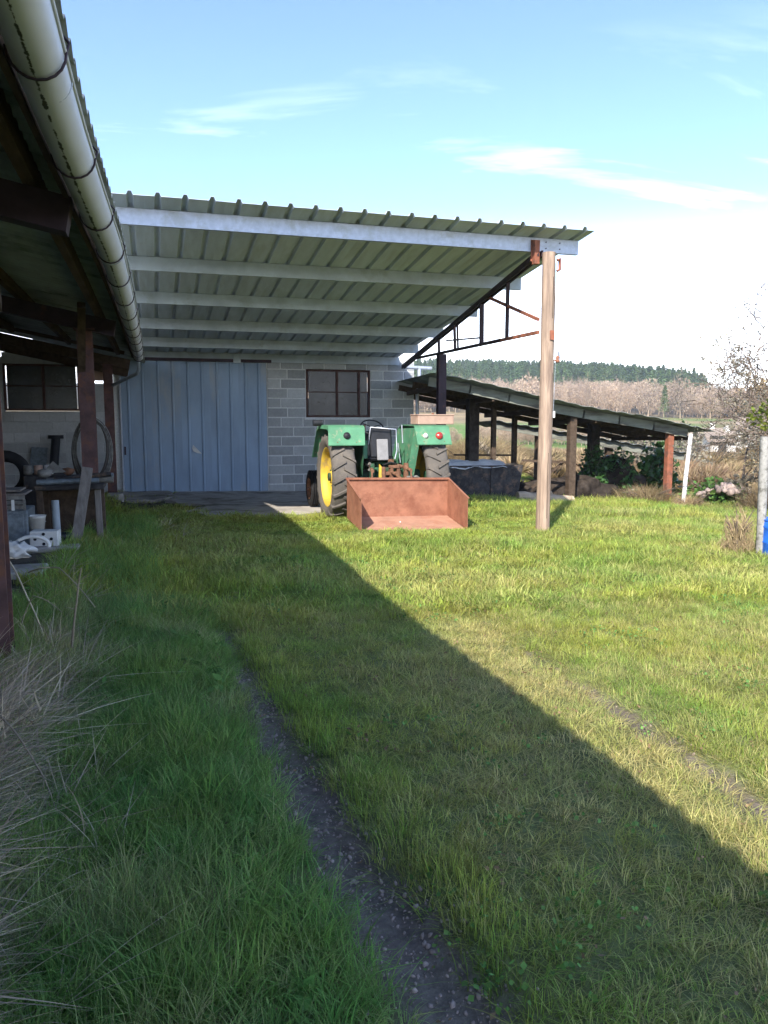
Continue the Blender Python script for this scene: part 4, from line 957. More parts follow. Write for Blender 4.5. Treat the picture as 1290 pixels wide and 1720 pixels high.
sc_ = thing('scrap_pile', 'tangle of dark scrap iron on the ground between the thin shed posts', 'scrap', (9.35, 19.2, g(9.3, 19.2)))
for k in range(14):
    q = MB(); a = random.uniform(0, 6.28); e_ = random.uniform(.1, 1.0); L_ = random.uniform(.4, .9); c = Vector((random.uniform(-.5, .5), random.uniform(-.3, .3), .05))
    d = Vector((math.cos(a)*math.cos(e_), math.sin(a)*math.cos(e_), math.sin(e_)))*L_; q.bar(c, c+d, random.uniform(.02, .07), random.uniform(.02, .05)); q.build('iron_bar', M_junk, sc_)

# ================================================================== LEAN-TO CONTENTS
wb = thing('workbench', 'rough dark workbench heaped with scrap at the open edge of the lean-to', 'workbench', (-1.0, 10.55, g(-1.1, 10.5)))
def wp_(nm, m, fn, bevel=0, par=wb): q = MB(); fn(q); return q.build(nm, m, par, bevel=bevel)
wp_('bench_top', M_junk, lambda q: q.box(-.40, .40, -.35, .35, .60, .66), .01)
for (x, y, m) in ((-.34, -.28, M_dwood), (-.34, .28, M_dwood), (.33, -.26, M_wood), (.34, .28, M_dwood)): wp_('leg', m, lambda q: q.bar((x, y, -.1), (x-.01, y, .60), .075, .075), .006)
wp_('back_board', M_dwood, lambda q: q.box(-.36, .36, .30, .33, .0, .60))
M_bluegrey = mat('blue_grey_scrap', (.20, .24, .27), .6, .2, .3, 16, bump=.3)  # blue grey tone shared by scrap, cabinet and leaning board
scr = [('round_bar', (-.38, -.24), .72, .035), ('round_bar', (-.2, -.1), .68, .03), ('round_bar', (-.3, .05), .8, .04), ('round_bar', (-.1, .15), .6, .03), ('round_bar', (-.25, .22), .7, .028)]
for i, (nm, (x, y), L_, r_) in enumerate(scr):
    q = MB(); q.tube([(0, 0, 0), (L_, random.uniform(-.08, .08), random.uniform(0, .05))], r_, 8); o = q.build('pipe_offcut', (M_bluegrey, M_junk, M_scrap2)[i % 3]); o.location = Vector(wb.location)+Vector((x, y, .695+.03*(i % 2)))
    tag(o, ('blue grey scrap pipe at the front edge of the workbench', 'dark scrap pipe second from the front on the workbench', 'thick pale scrap pipe in the middle of the workbench', 'blue grey scrap pipe behind the thick pale one on the workbench', 'dark scrap pipe rearmost on the workbench')[i], 'pipe', 'pipes lying on the workbench')
for i, (x, y, r_, m, lab) in enumerate(((-.30, -.1, .075, M_scrap2, 'lump of pale scrap metal on the left half of the workbench'), (-.33, .1, .06, M_bluegrey, 'blue grey lump of scrap on the left end of the workbench'), (-.05, .1, .065, M_rustbit, 'rusty angular lump of scrap near the middle of the workbench'))):
    q = MB(); q.blob((0, 0, 0), (r_*1.3, r_, r_), 1, .4, i*3+1); o = q.build('scrap_lump', m); o.location = Vector(wb.location)+Vector((x, y, .80)); tag(o, lab, 'scrap')
q = MB(); q.add([(-.14, 0, 0), (0, 0, .16), (.15, 0, .02), (.0, .1, .02)], [(0, 2, 1), (0, 1, 3), (1, 2, 3), (0, 3, 2)]); o = q.build('bent_plate', M_scrap2); o.location = Vector(wb.location)+Vector((-.2, -.1, .79)); tag(o, 'bent pale metal plate standing up on the workbench', 'metal plate')
pl = MB(); pl.bar((-.93, 9.8, g(-.9, 9.8)-.06), (-.77, 10.10, 1.02), .125, .03, up=(0, 1, 0)); o = pl.build('leaning_plank', M_wood, bevel=.003); tag(o, 'grey plank leaning upright against the front of the workbench', 'plank')
o = MB(); o.tube([(-1.11, 9.75, g(-1.1, 9.7)+.03), (-1.12, 9.78, .66)], .042, 12); o = o.build('grey_pipe', M_pgrey); tag(o, 'upright grey plastic pipe standing in a black bowl below the workbench', 'pipe')
bw = MB(); bw.lathe([(.07, 0), (.12, .03), (.145, .085), (.135, .085), (.11, .04), (.0, .015)], 20); o = bw.build('black_bowl', M_black); o.location = (-1.08, 9.60, g(-1.4, 9.5)+.035); tag(o, 'black rubber bowl on the ground beneath the grey pipe', 'bowl')
# perforated white block
pb = thing('perforated_block', 'white hollow block with round holes on the floor left of the bowl', 'block', (-1.19, 9.2, g(-1.2, 9.2)+.04), R(-6))
q = MB(); w_, h_ = .29, .17; nx_, nz_ = 3, 3
q.box(-w_/2, w_/2, 0, .18, 0, h_); q.build('body', M_white, pb, bevel=.004)
for (u, v) in ((-.09, .085), (0, .03), (0, .085), (0, .14), (.08, .085)): q = MB(); q.lathe([(0, 0), (.017, 0), (.017, .004), (0, .004)], 12, Matrix.Translation((u, -.003, v)) @ Matrix.Rotation(R(90), 4, 'X')); q.build('hole', M_black, pb)
# metal cabinet with crate on it
cb_ = thing('metal_cabinet', 'blue grey metal cabinet standing behind the front post of the lean-to', 'cabinet', (-1.76, 9.9, g(-2.1, 9.9)))
q = MB(); q.box(-.42, .36, -.3, .3, 0, .40); q.build('body', M_bluegrey, cb_, bevel=.01); q = MB(); q.box(-.38, .32, -.315, -.302, .05, .36); q.build('door', M_bluegrey, cb_, bevel=.005)
cr_ = thing('slatted_crate', 'pale slatted crate with lid sitting on the blue grey cabinet', 'crate', (-1.76, 9.9, g(-2.1, 9.9)+.405))
for k in range(3): q = MB(); q.box(-.42, .34, -.30, -.285, .01+.055*k, .055+.055*k); q.build('slat', M_scrap2, cr_)
for k in range(7): q = MB(); q.box(-.40+.12*k, -.37+.12*k, -.32, -.302, .0, .12); q.build('stile', M_white if k % 2 else M_scrap2, cr_)
q = MB(); q.box(-.42, .34, -.28, .28, .165, .19); q.box(-.35, .3, -.30, .1, .21, .235); q.build('lid', M_wood, cr_, bevel=.004)
bk = thing('white_bucket', 'small white enamel bucket hanging by the side of the metal cabinet', 'bucket', (-1.32, 9.72, g(-1.3, 9.7)+.14))
q = MB(); q.lathe([(0, 0), (.07, 0), (.10, .2), (.106, .2), (.10, .195), (.066, .008)], 20); q.build('pail', M_white, bk)
q = MB(); q.tube([Vector((.10*math.cos(t), 0, .15+.06*math.sin(t))) for t in np.linspace(-.3, -2.84, 10)], .005, 5); q.build('handle', M_galv, bk)
cr2 = MB(); cr2.blob((0, 0, .06), (.14, .10, .09), 3, .5, 4, freq=3); o = cr2.build('crumpled_plastic', M_white); o.location = (-1.42, 8.8, g(-1.4, 8.8)+.02); tag(o, 'crumpled white plastic bundle on the floor beside the front post', 'plastic')
q = MB(); q.tube([(0.17*math.cos(t), 0, .10+.10*math.sin(t)) for t in np.linspace(-.2, 3.1, 10)], .02, 7); o = q.build('bent_pipe', M_white); o.location = (-1.27, 8.9, g(-1.3, 8.9)); tag(o, 'white curved pipe piece right of the crumpled plastic', 'pipe')
q = MB(); q.lathe([(.22, -.08), (.34, -.09), (.38, -.04), (.38, .04), (.34, .09), (.22, .08), (.22, -.08)], 28, Matrix.Rotation(R(80), 4, 'X')); o = q.build('old_tyre', M_drubber); o.location = (-2.12, 12.6, g(-2.1, 12.6)+.62); tag(o, 'black tyre standing on dark boxes at the far left inside the lean-to', 'tyre')
q = MB(); q.box(-.55, .5, -.3, .3, 0, .26); o = q.build('low_chest', M_junk, bevel=.01); o.location = (-2.35, 12.6, g(-2.3, 12.6)); tag(o, 'dark low chest under the black tyre', 'chest')
q = MB(); q.box(-.14, .45, -.3, .3, 0, .75); o = q.build('dark_drum_rack', M_junk, bevel=.02); o.location = (-1.66, 12.4, g(-2, 12.4)-.1); tag(o, 'dark boxy rack behind the workbench and the cabinet', 'rack')
for i, (x, z, m, lab) in enumerate(((-1.74, .66, M_scrap2, 'pale tin on the left of the dark rack'), (-1.60, .66, M_tan, 'tan tin in the middle of the dark rack'), (-1.46, .66, M_white, 'white tin on the right of the dark rack'))):
    q = MB(); q.lathe([(0, 0), (.06, 0), (.06, .13), (.052, .13), (.05, .02), (0, .02)], 14); o = q.build('tin', m); o.location = (x, 12.2, g(-2, 12.4)+z); tag(o, lab, 'tin')
# flue pipe and grey board against the wall
q = MB(); q.tube([(-2.26, 19.2, g(-2, 19)), (-2.16, 19.6, 1.16)], .10, 12); q.tube([(-2.16, 19.6, 1.16), (-2.16, 19.6, 1.24)], .17, 12); o = q.build('flue_pipe', M_black); tag(o, 'black flue pipe with flared cap leaning at the grey back wall', 'pipe')
q = MB(); q.bar((-2.62, 19.3, -.15), (-2.55, 19.85, .95), .35, .02, up=(0, 1, 0)); o = q.build('leaning_board', M_bluegrey); tag(o, 'blue grey board leaning on the back wall left of the flue pipe', 'board')
# hose coil hanging on post
hc = MB(); 
for k in range(5):
    rx, rz_ = .20+.012*k, .40+.012*k; pts = [( -.79+rx*math.cos(t), 11.12+.022*k+.02*math.sin(t*3+k), 1.22+rz_*math.sin(t)-.02*k) for t in np.linspace(0, 2*math.pi, 41)]; hc.tube(pts, .014, 6, cap=False)
o = hc.build('hose_coil', M_hose); tag(o, 'long oval coil of dull hose hung on the second steel post of the lean-to', 'hose')
hc = MB()
for k in range(3):
    pts = [(-.77+(.25-.02*k)*math.cos(t), 11.06+.02*k, 1.19+(.44-.03*k)*math.sin(t)) for t in np.linspace(0, 2*math.pi, 41)]; hc.tube(pts, .009, 6, cap=False)
o = hc.build('cable_loop', M_scrap2); tag(o, 'pale cable looped over the hose coil on the steel post', 'cable')
q = MB(); q.box(-3.4, -1.02, 7.7, 8.15, g(-1.5, 8)-.15, g(-1.5, 8)+.06); o = q.build('concrete_kerb', M_conc, bevel=.015); tag(o, 'grey concrete kerb edge across the lean-to floor near the front post', 'kerb')
q = MB(); q.box(-.25, .3, -.12, .12, 0, .06); o = q.build('flat_stone', M_conc, bevel=.015); o.location = (-1.12, 9.18, g(-1.1, 9.2)-.01); tag(o, 'flat grey stone slab below the black bowl', 'stone')

# ================================================================== RIGHT EDGE
fp = MB(); fx, fy = 7.70, 8.3; gz = g(fx, fy); vs = []; n = 10
for k in range(9):
    z = gz-.3+(1.38-gz+.3)*k/8
    for j in range(n):
        t = 2*math.pi*j/n; r_ = .058*(1+.10*mnoise.noise(Vector((math.cos(t)*2, math.sin(t)*2, z*3)))); vs.append((r_*math.cos(t)-.04*(k/8), r_*math.sin(t), z-gz))
fp.add(vs, [(k*n+j, k*n+(j+1) % n, (k+1)*n+(j+1) % n, (k+1)*n+j) for k in range(8) for j in range(n)], True); fp.add(vs[-n:], [tuple(range(n))])
fpo = thing('fence_post', 'lichen grey post at the right edge with leaves growing over its top', 'fence post', (fx, fy, gz))
fp.build('shaft', M_postgrey, fpo)
q = leafclump(160, .24, .05, 5, flat=.8, shell=.1); q.v = [(a-.03, b_, c+1.66-gz*1.0) for a, b_, c in q.v]; q.build('leaves', L_yell, fpo)
br = thing('blue_barrel', 'bright blue plastic barrel behind the grey fence post at the right edge', 'barrel', (7.94, 8.2, g(7.94, 8.2)))
q = MB(); q.lathe([(0, 0), (.255, 0), (.27, .03), (.272, .20), (.282, .215), (.272, .23), (.272, .40), (.282, .415), (.272, .43), (.26, .50), (.23, .52), (0, .52)], 32); q.build('drum', M_blue, br)
q = MB(); q.tube([Vector((.262*math.cos(t), .262*math.sin(t), .505)) for t in np.linspace(0, 2*math.pi, 33)], .012, 6); q.build('rim', M_blue, br)
wr = MB(); wr.tube([(fx, fy, .75), (8.6, 8.0, .70), (10, 7.4, .73)], .004, 5); wr.tube([(fx, fy, .3), (8.6, 8.0, .28), (10, 7.4, .3)], .004, 5); o = wr.build('fence_wire', M_galv); tag(o, 'two thin wires running right from the grey fence post', 'wire'); o['kind'] = 'stuff'
# rubble heap
rb = thing('rubble_heap', 'heap of pale pinkish rubble in the brambles right of the white pipe', 'rubble', (13.95, 16.35, g(13.95, 16.35)+.22))
for k in range(34):
    q = MB(); s_ = random.uniform(.09, .17); q.blob((0, 0, 0), (s_, s_*.8, s_*.6), 1, .35, k); o = q.build('stone', M_stone, rb)
    a = random.uniform(0, 6.28); d = random.uniform(0, .75); o.location = (d*math.cos(a), d*math.sin(a)*.6, .30*(1-d)+random.uniform(0, .08)); o.rotation_euler = (random.random(), random.random(), random.random()*6)
# dry lying stem in the foreground lawn
q = MB(); q.tube([(2.05, 1.62, .05), (2.2, 1.70, .075), (2.42, 1.73, .06), (2.55, 1.68, .02)][::-1], .004, 5); o = q.build('fallen_straw', L_straw); tag(o, 'long pale dry straw lying bent in the shaded grass at lower right', 'straw')

# ================================================================== GRASS AND PLANTS (uncountable: stuff)
def proto(mb, nm, m):
    me = bpy.data.meshes.new(nm); me.from_pydata(mb.v, [], mb.f); me.materials.append(m); me.polygons.foreach_set('use_smooth', mb.sm); me.update()
    return bpy.data.objects.new(nm, me)
P_short = [proto(blades(22, .06, .070, .0034, .9, 100+i), 'short_grass_tuft', L_grass) for i in range(6)]
P_mat = [proto(blades(20, .07, .065, .0032, 1.1, 140+i, lay=.7), 'matted_grass_tuft', L_grass) for i in range(5)]
P_tall = [proto(blades(22, .065, .18, .0042, .75, 200+i, segs=4), 'tall_grass_tuft', L_lush) for i in range(6)]
P_far = [proto(blades(38, .14, .11, .0085, .8, 300+i, segs=2), 'lawn_grass_tuft', L_grass) for i in range(6)]
P_straw = [proto(blades(14, .12, .32, .0105, 1.5, 400+i, segs=6, lay=.5), 'dry_straw_tuft', L_straw) for i in range(4)]+[proto(blades(22, .16, .26, .010, 1.9, 430+i, segs=6, lay=1.0), 'matted_straw_tuft', L_straw) for i in range(4)]
P_weed = [proto(leafclump(9, .06, .03, 500+i, flat=.5, aspect=2.0, shell=.2), 'weed_rosette', L_weed) for i in range(4)]
def excluded(X, Y):
    e = dirt_mask(X, Y) > rng.uniform(.25, .9, X.shape)
    slabm = (X > .7+.15*np.sin(Y*5)) & (X < 3.2+(Y-13.8)*.3) & (Y > 13.25+.06*np.sin(X*7)) & (Y < 20.2)
    e |= slabm; e |= (X > -.9) & (X < 1.0) & (Y > 15.4+.4*np.sin(X*5)) & (Y < 20.2) & (rng.random(X.shape) < .93)
    e |= (X < -1.0+.1*np.sin(Y*4)) & (Y > 6.6)
    e |= (X > 2.93) & (X < 4.7) & (Y > 11.0) & (Y < 12.0)
    e |= (X > 6.1) & (X < 14.3) & (Y > 17.6-.15*np.sin(X*3)) & (Y < 24)
    e |= (Y > 19.9) & (X < 7)
    e |= (Y > 13.6) & (Y < 20) & (X > 3) & (X < 5.5) & (rng.random(X.shape) < .8)
    return e
def patch(X, Y, f, sd): return .5+.5*(np.sin(X*f+sd+1.7*np.sin(Y*f*.8+sd))*np.sin(Y*f*1.2+1.1*sd+1.3*np.sin(X*f*.7)))
def samp(x0, x1, y0, y1, dens):
    n = int((x1-x0)*(y1-y0)*dens); X = rng.uniform(x0, x1, n); Y = rng.uniform(y0, y1, n)
    # keep what the view (and a step to either side of it) can see
    k = (X < 2.2+.98*(Y+1.0)) & (X > -1.6-.30*Y); return X[k], Y[k]
def put(name, X, Y, protos, smin, smax, dry, hmul=None, tilt=.12, cl=None):
    k = ~excluded(X, Y); X, Y, dry = X[k], Y[k], dry[k]; hm = hmul[k] if hmul is not None else np.ones(len(X))
    Z = g_np(X, Y); n = len(X); s_ = rng.uniform(smin, smax, n)
    return scatter(name, np.stack([X, Y, Z], 1), np.stack([rng.normal(0, tilt, n), rng.normal(0, tilt, n), rng.uniform(0, 6.28, n)], 1), np.stack([s_, s_, s_*hm], 1), protos, np.clip(dry, 0, 1))
# near, between and right of the ruts: short matted lawn
X, Y = samp(-2.2, 9, .9, 6.5, 620)
lush_l = X < rut1_x(Y)-.05
near = ~lush_l
dry = .30+.45*(patch(X, Y, 1.9, .3)-.4)+rng.normal(0, .28, len(X)); dry += .16*((X > 1.1) & (X < 2.6)) + .3*np.exp(-((X-2.35)/.35)**2); dry -= .45*np.exp(-np.abs(X-rut1_x(Y))/.35)
h = .75+.5*patch(X, Y, 2.6, 2.0); h *= np.where((X > 2.7), 1.15, .9); h *= 1+1.1*np.exp(-((X-rut1_x(Y)-rut1_w(Y)-.12)/.12)**2)*(X > rut1_x(Y))
keep = near & (rng.random(len(X)) < .9)
put('grass', X[keep], Y[keep], P_short+P_mat, .8, 1.35, dry[keep], h[keep])
# bank left of the rut: taller, greener
X, Y = samp(-2.2, .8, .8, 7, 560); k = X < rut1_x(Y)-.04
X, Y = X[k], Y[k]; d = rut1_x(Y)-X; h = .42+.8*np.clip(d/.55, 0, 1)*(.35+1.0*patch(X, Y, 2.7, 1.0)*patch(X, Y, 5.1, 2.0)**.5); h = np.minimum(h, 1.35)
dryz = .45*np.exp(-((X+.62)/.22)**2)*(patch(X, Y, 3, .9) > .35)
put('grass', X, Y, P_tall, .7, 1.15, np.clip(rng.normal(.10, .20, len(X))+dryz+.3*(patch(X, Y, 3.7, 3.1) > .72), 0, 1), h, tilt=.2)
# middle and far lawn
X, Y = samp(-1.6, 15, 6.0, 13, 190); dry = .22+.45*(patch(X, Y, 1.1, .5)-.4)+rng.normal(0, .2, len(X)); h = .6+.6*patch(X, Y, 1.4, 1.2)
h = np.where(X < .2, h*1.3, h)*np.where((Y > 10.5) & (X < 6.5), .42, 1); put('grass', X, Y, P_far+P_short, .85, 1.5, dry, h)
X, Y = samp(-1.4, 30, 12.5, 30, 75); dry = .18+.4*(patch(X, Y, .9, .5)-.4)+rng.normal(0, .2, len(X)); h = (.8+.9*patch(X, Y, 1.2, 1.7))*np.where(X < 6, .38, .8)
put('grass', X, Y, P_far, 1.1, 2.1, dry, h)
# tall ungrazed tufts scattered in the sunlit lawn and along the lean-to edge
X, Y = samp(2.6, 12, 3, 17, 9); k = patch(X, Y, 1.3, 2.2) > .55; X, Y = X[k], Y[k]; put('grass', X, Y, P_tall, .7, 1.1, np.full(len(X), .12), rng.uniform(.5, .95, len(X)), tilt=.2)
X, Y = samp(-1.0, .0, 6.5, 13, 90); put('grass', X, Y, P_tall, .9, 1.5, np.full(len(X), .1), rng.uniform(.7, 1.25, len(X)), tilt=.25)
# dead straw on the bank
def straw(x0, x1, y0, y1, n, s0, s1): return rng.uniform(x0, x1, n), rng.uniform(y0, y1, n), np.full(n, (s0+s1)/2)
P_ = [straw(-1.3, -.72, 1.6, 3.8, 620, .45, .75), straw(-1.1, -.62, 1.1, 2.5, 170, .35, .55), straw(-.74, -.55, 1.8, 3.0, 60, .35, .5), straw(-1.3, -.85, 2.6, 4.6, 170, .7, .95), straw(-.85, -.5, 3.6, 4.8, 60, .6, .8), straw(-.75, -.42, 4.6, 5.6, 34, .7, .9), straw(-.95, -.5, 6.6, 8.6, 26, .6, .8), straw(-.6, -.2, 2.0, 4.0, 22, .5, .7), straw(-.5, .3, 8.5, 12.6, 16, .6, .8)]
P_mstraw = [proto(blades(30, .17, .12, .0075, 1.9, 460+i, segs=6, lay=.7), 'matted_straw_tuft', L_straw) for i in range(4)]
X = np.concatenate([p[0] for p in P_]); Y = np.concatenate([p[1] for p in P_]); S = np.concatenate([p[2] for p in P_])*rng.uniform(.6, 1.15, len(X))
n = len(X); scatter('dry_straw', np.stack([X, Y, g_np(X, Y)], 1), np.stack([rng.normal(0, .35, n), rng.normal(0, .35, n), rng.uniform(0, 6.28, n)], 1), np.stack([S, S, S], 1), P_straw)
X, Y = samp(-1.6, .4, 1.3, 7, 18); n = len(X); s_ = rng.uniform(.5, 1.3, n)
scatter('broadleaf_weeds', np.stack([X, Y, g_np(X, Y)+.04], 1), np.stack([rng.normal(0, .3, n), rng.normal(0, .3, n), rng.uniform(0, 6.28, n)], 1), np.stack([s_]*3, 1), P_weed)
# dead leaves and clover in the lawn
L_deadleaf = leaf_mat('dead_leaves', (.16, .10, .06), (.26, .18, .10), wscale=3, transl=.1)
P_litter = [proto(leafclump(4, .07, .013, 620+i, flat=.2, aspect=1.7, shell=.1), 'dead_leaf', L_deadleaf) for i in range(2)]
P_clover = [proto(leafclump(9, .07, .017, 640+i, flat=.35, aspect=1.1, shell=.1), 'clover_patch', L_weed) for i in range(3)]
X, Y = samp(-.6, 6, 1.2, 9, 16); n = len(X); s_ = rng.uniform(.5, 1.2, n)
scatter('leaf_litter', np.stack([X, Y, g_np(X, Y)+.03], 1), np.stack([rng.normal(0, .2, n), rng.normal(0, .2, n), rng.uniform(0, 6.28, n)], 1), np.stack([s_]*3, 1), P_litter)
X, Y = samp(.7, 7, 1.2, 9, 40); k = patch(X, Y, 2.4, .2) > .62; X, Y = X[k], Y[k]; n = len(X); s_ = rng.uniform(.7, 1.3, n)
scatter('clover', np.stack([X, Y, g_np(X, Y)+.035], 1), np.stack([rng.normal(0, .15, n), rng.normal(0, .15, n), rng.uniform(0, 6.28, n)], 1), np.stack([s_]*3, 1), P_clover)
# pebbles and grit in the ruts
gr = MB(); gr.blob((0, 0, 0), (.0055, .0045, .003), 1, .4, 3); P_grit = [proto(gr, 'pebble', M_stone)]
Y = np.concatenate([rng.uniform(1.3, 5.2, 2600), rng.uniform(2.2, 4.6, 120)]); X = np.concatenate([rut1_x(Y[:2600])+rng.normal(.15, 1, 2600)*rut1_w(Y[:2600])*.8, 2.5+rng.normal(0, .06, 120)])
n = len(X); s_ = rng.gamma(1.6, .42, n).clip(.25, 2.6); scatter('grit', np.stack([X, Y, g_np(X, Y)+.002], 1), rng.uniform(0, 6.28, (n, 3)), np.stack([s_]*3, 1), P_grit)
nm_ = 330; X = np.concatenate([rng.uniform(-1.3, -.66, nm_), rng.uniform(-1.0, -.58, 50)]); Y = np.concatenate([rng.uniform(1.3, 4.4, nm_), rng.uniform(1.1, 2.2, 50)]); k = patch(X, Y, 2.1, .8) > .22; X, Y = X[k], Y[k]; n = len(X); s_ = rng.uniform(.8, 1.25, n)
scatter('dry_straw', np.stack([X, Y, g_np(X, Y)+.05], 1), np.stack([rng.normal(0, .5, n), rng.normal(0, .5, n), rng.uniform(0, 6.28, n)], 1), np.stack([s_]*3, 1), P_mstraw)
# single dry bramble canes reaching out of the bank
def cane(pts, r_, lab):
    q = MB(); P0 = [Vector(p) for p in pts]; out = []
    for i in range(len(P0)-1):
        for k in range(4): t = k/4; out.append(P0[i].lerp(P0[i+1], t)+Vector((0, 0, .02*math.sin(math.pi*t))))
    out.append(P0[-1]); q.tube(out, [r_*(1-.6*i/len(out)) for i in range(len(out))], 5); r = random.Random(len(lab))
    for i in range(3, len(out)-2, 3):
        a = out[i]; q.tube([a, a+Vector((r.uniform(-.12, .12), r.uniform(-.12, .12), r.uniform(.0, .12)))], [r_*.4, r_*.15], 4)
    o = q.build('bramble_cane', L_straw); tag(o, lab, 'cane')
cane([(-.55, 5.3, .12), (-.50, 5.25, .45), (-.46, 5.2, .66)], .009, 'upright pale dead cane on the bank near the lean-to')
cane([(-1.1, 7.4, .25), (-.75, 6.6, .42), (-.45, 6.0, .22)], .008, 'thin arching bramble cane below the workbench end')
cane([(-1.0, 5.9, .62), (-.85, 5.6, .42), (-.70, 5.3, .16)], .007, 'straight pale cane slanting down beside the front post')
cane([(-.9, 5.6, .2), (-.78, 5.4, .46), (-.6, 5.3, .36)], .005, 'small hooped cane just right of the front post')
cane([(-.66, 3.5, .35), (-.50, 3.3, .20), (-.42, 3.2, .04)], .005, 'broken straw coloured cane slanting in the green grass of the bank')

# ================================================================== SHRUBS AND TREES
def bush(nm, lab, cat, x, y, rx, ry, h, leafm, n, ls, seed, twigs=12, clump=None, z=None, group=None):
    root = thing(nm, lab, cat, (x, y, (g(x, y) if z is None else z)), random.uniform(0, 6), group); r = random.Random(seed)
    lf = MB(); tw = MB()
    for k in range(int(n*(1.8 if leafm in (L_straw, L_scrub) else 1))):
        while True:
            p = Vector((r.uniform(-1, 1), r.uniform(-1, 1), r.uniform(0, 1)))
            if p.length < 1 and p.length > .35+.4*mnoise.noise(p*2.3+Vector((seed, 0, 0))): break
        k2 = 1+.35*mnoise.noise(p*1.9+Vector((0, seed, 0))); p = Vector((p.x*rx*k2, p.y*ry*k2, p.z*h*k2))
        s_ = ls*r.uniform(.6, 1.4)
        if leafm in (L_straw, L_scrub):
            d = (Vector((p.x, p.y, p.z*1.5+.3*h)).normalized()+Vector((r.gauss(0, .45), r.gauss(0, .45), r.gauss(0, .3)))).normalized(); sd = d.orthogonal().normalized()*s_*.045
            lf.add([p-d*s_*1.6-sd, p-d*s_*1.6+sd, p+d*s_*1.6], [(0, 1, 2)]); continue
        e = Euler((r.uniform(-1.3, 1.3), r.uniform(-1.3, 1.3), r.uniform(0, 6.28))).to_matrix()
        lf.add([e @ Vector(q)+p for q in ((-s_*.45, 0, 0), (0, -s_*.6, .05*s_), (s_*.45, 0, 0), (0, s_*.7, 0))], [(0, 1, 2, 3)])
    for k in range(twigs):
        a = r.uniform(0, 6.28); q = Vector((rx*math.cos(a)*.8, ry*math.sin(a)*.8, h*r.uniform(.5, 1.0))); m_ = q*.5+Vector((0, 0, h*.2))
        tw.tube([Vector((0, 0, -.05)), m_, q], [.018, .012, .004], 4, cap=False)
    lf.build('foliage', leafm, root); tw.build('stems', M_bark, root); return root
bush('ivy_column', 'thick column of dark ivy smothering a shed post in the shade', 'ivy', 12.1, 19.55, .38, .34, 1.75, L_ivy, 900, .10, 3, 6)
bush('ivy_bush', 'glossy dark green ivy bush behind the white leaning pipe', 'ivy', 14.7, 20.2, .75, .6, 1.75, L_ivy, 900, .15, 6)
bush('bramble_bush', 'low green and brown bramble clump right of the white pipe foot', 'bramble', 14.2, 17.0, 1.2, .7, .75, L_weed, 900, .10, 8)
bush('bramble_bush', 'wide bramble thicket under the rubble heap at the lawn edge', 'bramble', 15.4, 17.3, 1.5, .8, .8, L_olive, 1300, .10, 12)
bush('bramble_bush', 'brown bramble thicket between the rubble heap and the grey fence post', 'bramble', 13.9, 14.6, .9, .9, .8, L_scrub, 3000, .09, 15)
bush('dry_weed_clump', 'pale dead grass clump around the foot of the white leaning pipe', 'dry grass', 12.3, 15.6, .6, .4, .30, L_scrub, 700, .10, 18)
bush('dry_weed_clump', 'tangle of dead brown stems left of the rust red shed post', 'dry grass', 12.3, 17.3, .9, .4, .50, L_scrub, 900, .11, 21, 30)
bush('dry_weed_clump', 'brown dead stems around the lichen grey fence post', 'dry grass', 7.5, 8.5, .2, .3, .60, L_scrub, 420, .07, 24, 24)
bush('plant_cover', 'dark leaves covering the mound left of the rust red shed post', 'plants', 13.2, 20.3, 1.0, .7, 1.35, L_ivy, 900, .12, 27)
for (x, y, rx, h, lf, lab, sd) in ((10.5, 25.5, 1.6, 1.5, L_scrub, 'tawny dry shrub seen left under the low shed roof', 31), (14.5, 33, 2.5, 1.6, L_scrub, 'low tawny shrub seen through the middle of the low shed', 33), (22, 31, 3.0, 2.4, L_olive, 'grey brown thicket just right of the low shed end', 35), (27, 33, 3.2, 2.6, L_scrub, 'broad brown thicket behind the rubble heap', 36), (19.5, 42, 2.4, 1.5, L_scrub, 'distant brown shrub beyond the low shed end', 38), (12.2, 28.5, 1.3, 1.2, L_straw, 'pale dry shrub behind the thin shed posts', 39)):
    bush('shrub', lab, 'shrub', x, y, rx, rx*.8, h, lf, 4200, .13 if y < 36 else .2, sd, 30)
# scrub spread over the valley bottom
P_scrub = []
for i in range(5):
    r = random.Random(900+i); q = MB()
    for _ in range(420):
        a = r.uniform(0, 6.28); e_ = r.uniform(.3, 1.5); L_ = r.uniform(.5, 1.2); p = Vector((math.cos(a)*math.cos(e_), math.sin(a)*math.cos(e_), math.sin(e_)))*L_; p.z = abs(p.z)*.8
        s_ = Vector((r.uniform(-1, 1), r.uniform(-1, 1), r.uniform(-1, 1)))*.045; q.add([p*.6-s_, p*.6+s_, p*1.1], [(0, 1, 2)])
    P_scrub.append(proto(q, 'scrub_clump', L_scrub))
def polar(n, r0, r1, a0, a1):
    r_ = np.sqrt(rng.uniform(r0*r0, r1*r1, n)); a = np.radians(rng.uniform(a0, a1, n)); return r_*np.sin(a), r_*np.cos(a)
X, Y = polar(2600, 27, 112, 5, 58); k = (patch(X, Y, .12, .4)+rng.normal(0, .2, len(X)) > .30) & ~((np.hypot(X, Y) > 60) & (patch(X, Y, .05, 1.4) > .5)); X, Y = X[k], Y[k]; n = len(X); s_ = rng.uniform(.5, 1.5, n)
scatter('scrub', np.stack([X, Y, g_np(X, Y)], 1), np.stack([np.zeros(n), np.zeros(n), rng.uniform(0, 6.28, n)], 1), np.stack([s_, s_, s_*.75], 1), P_scrub)
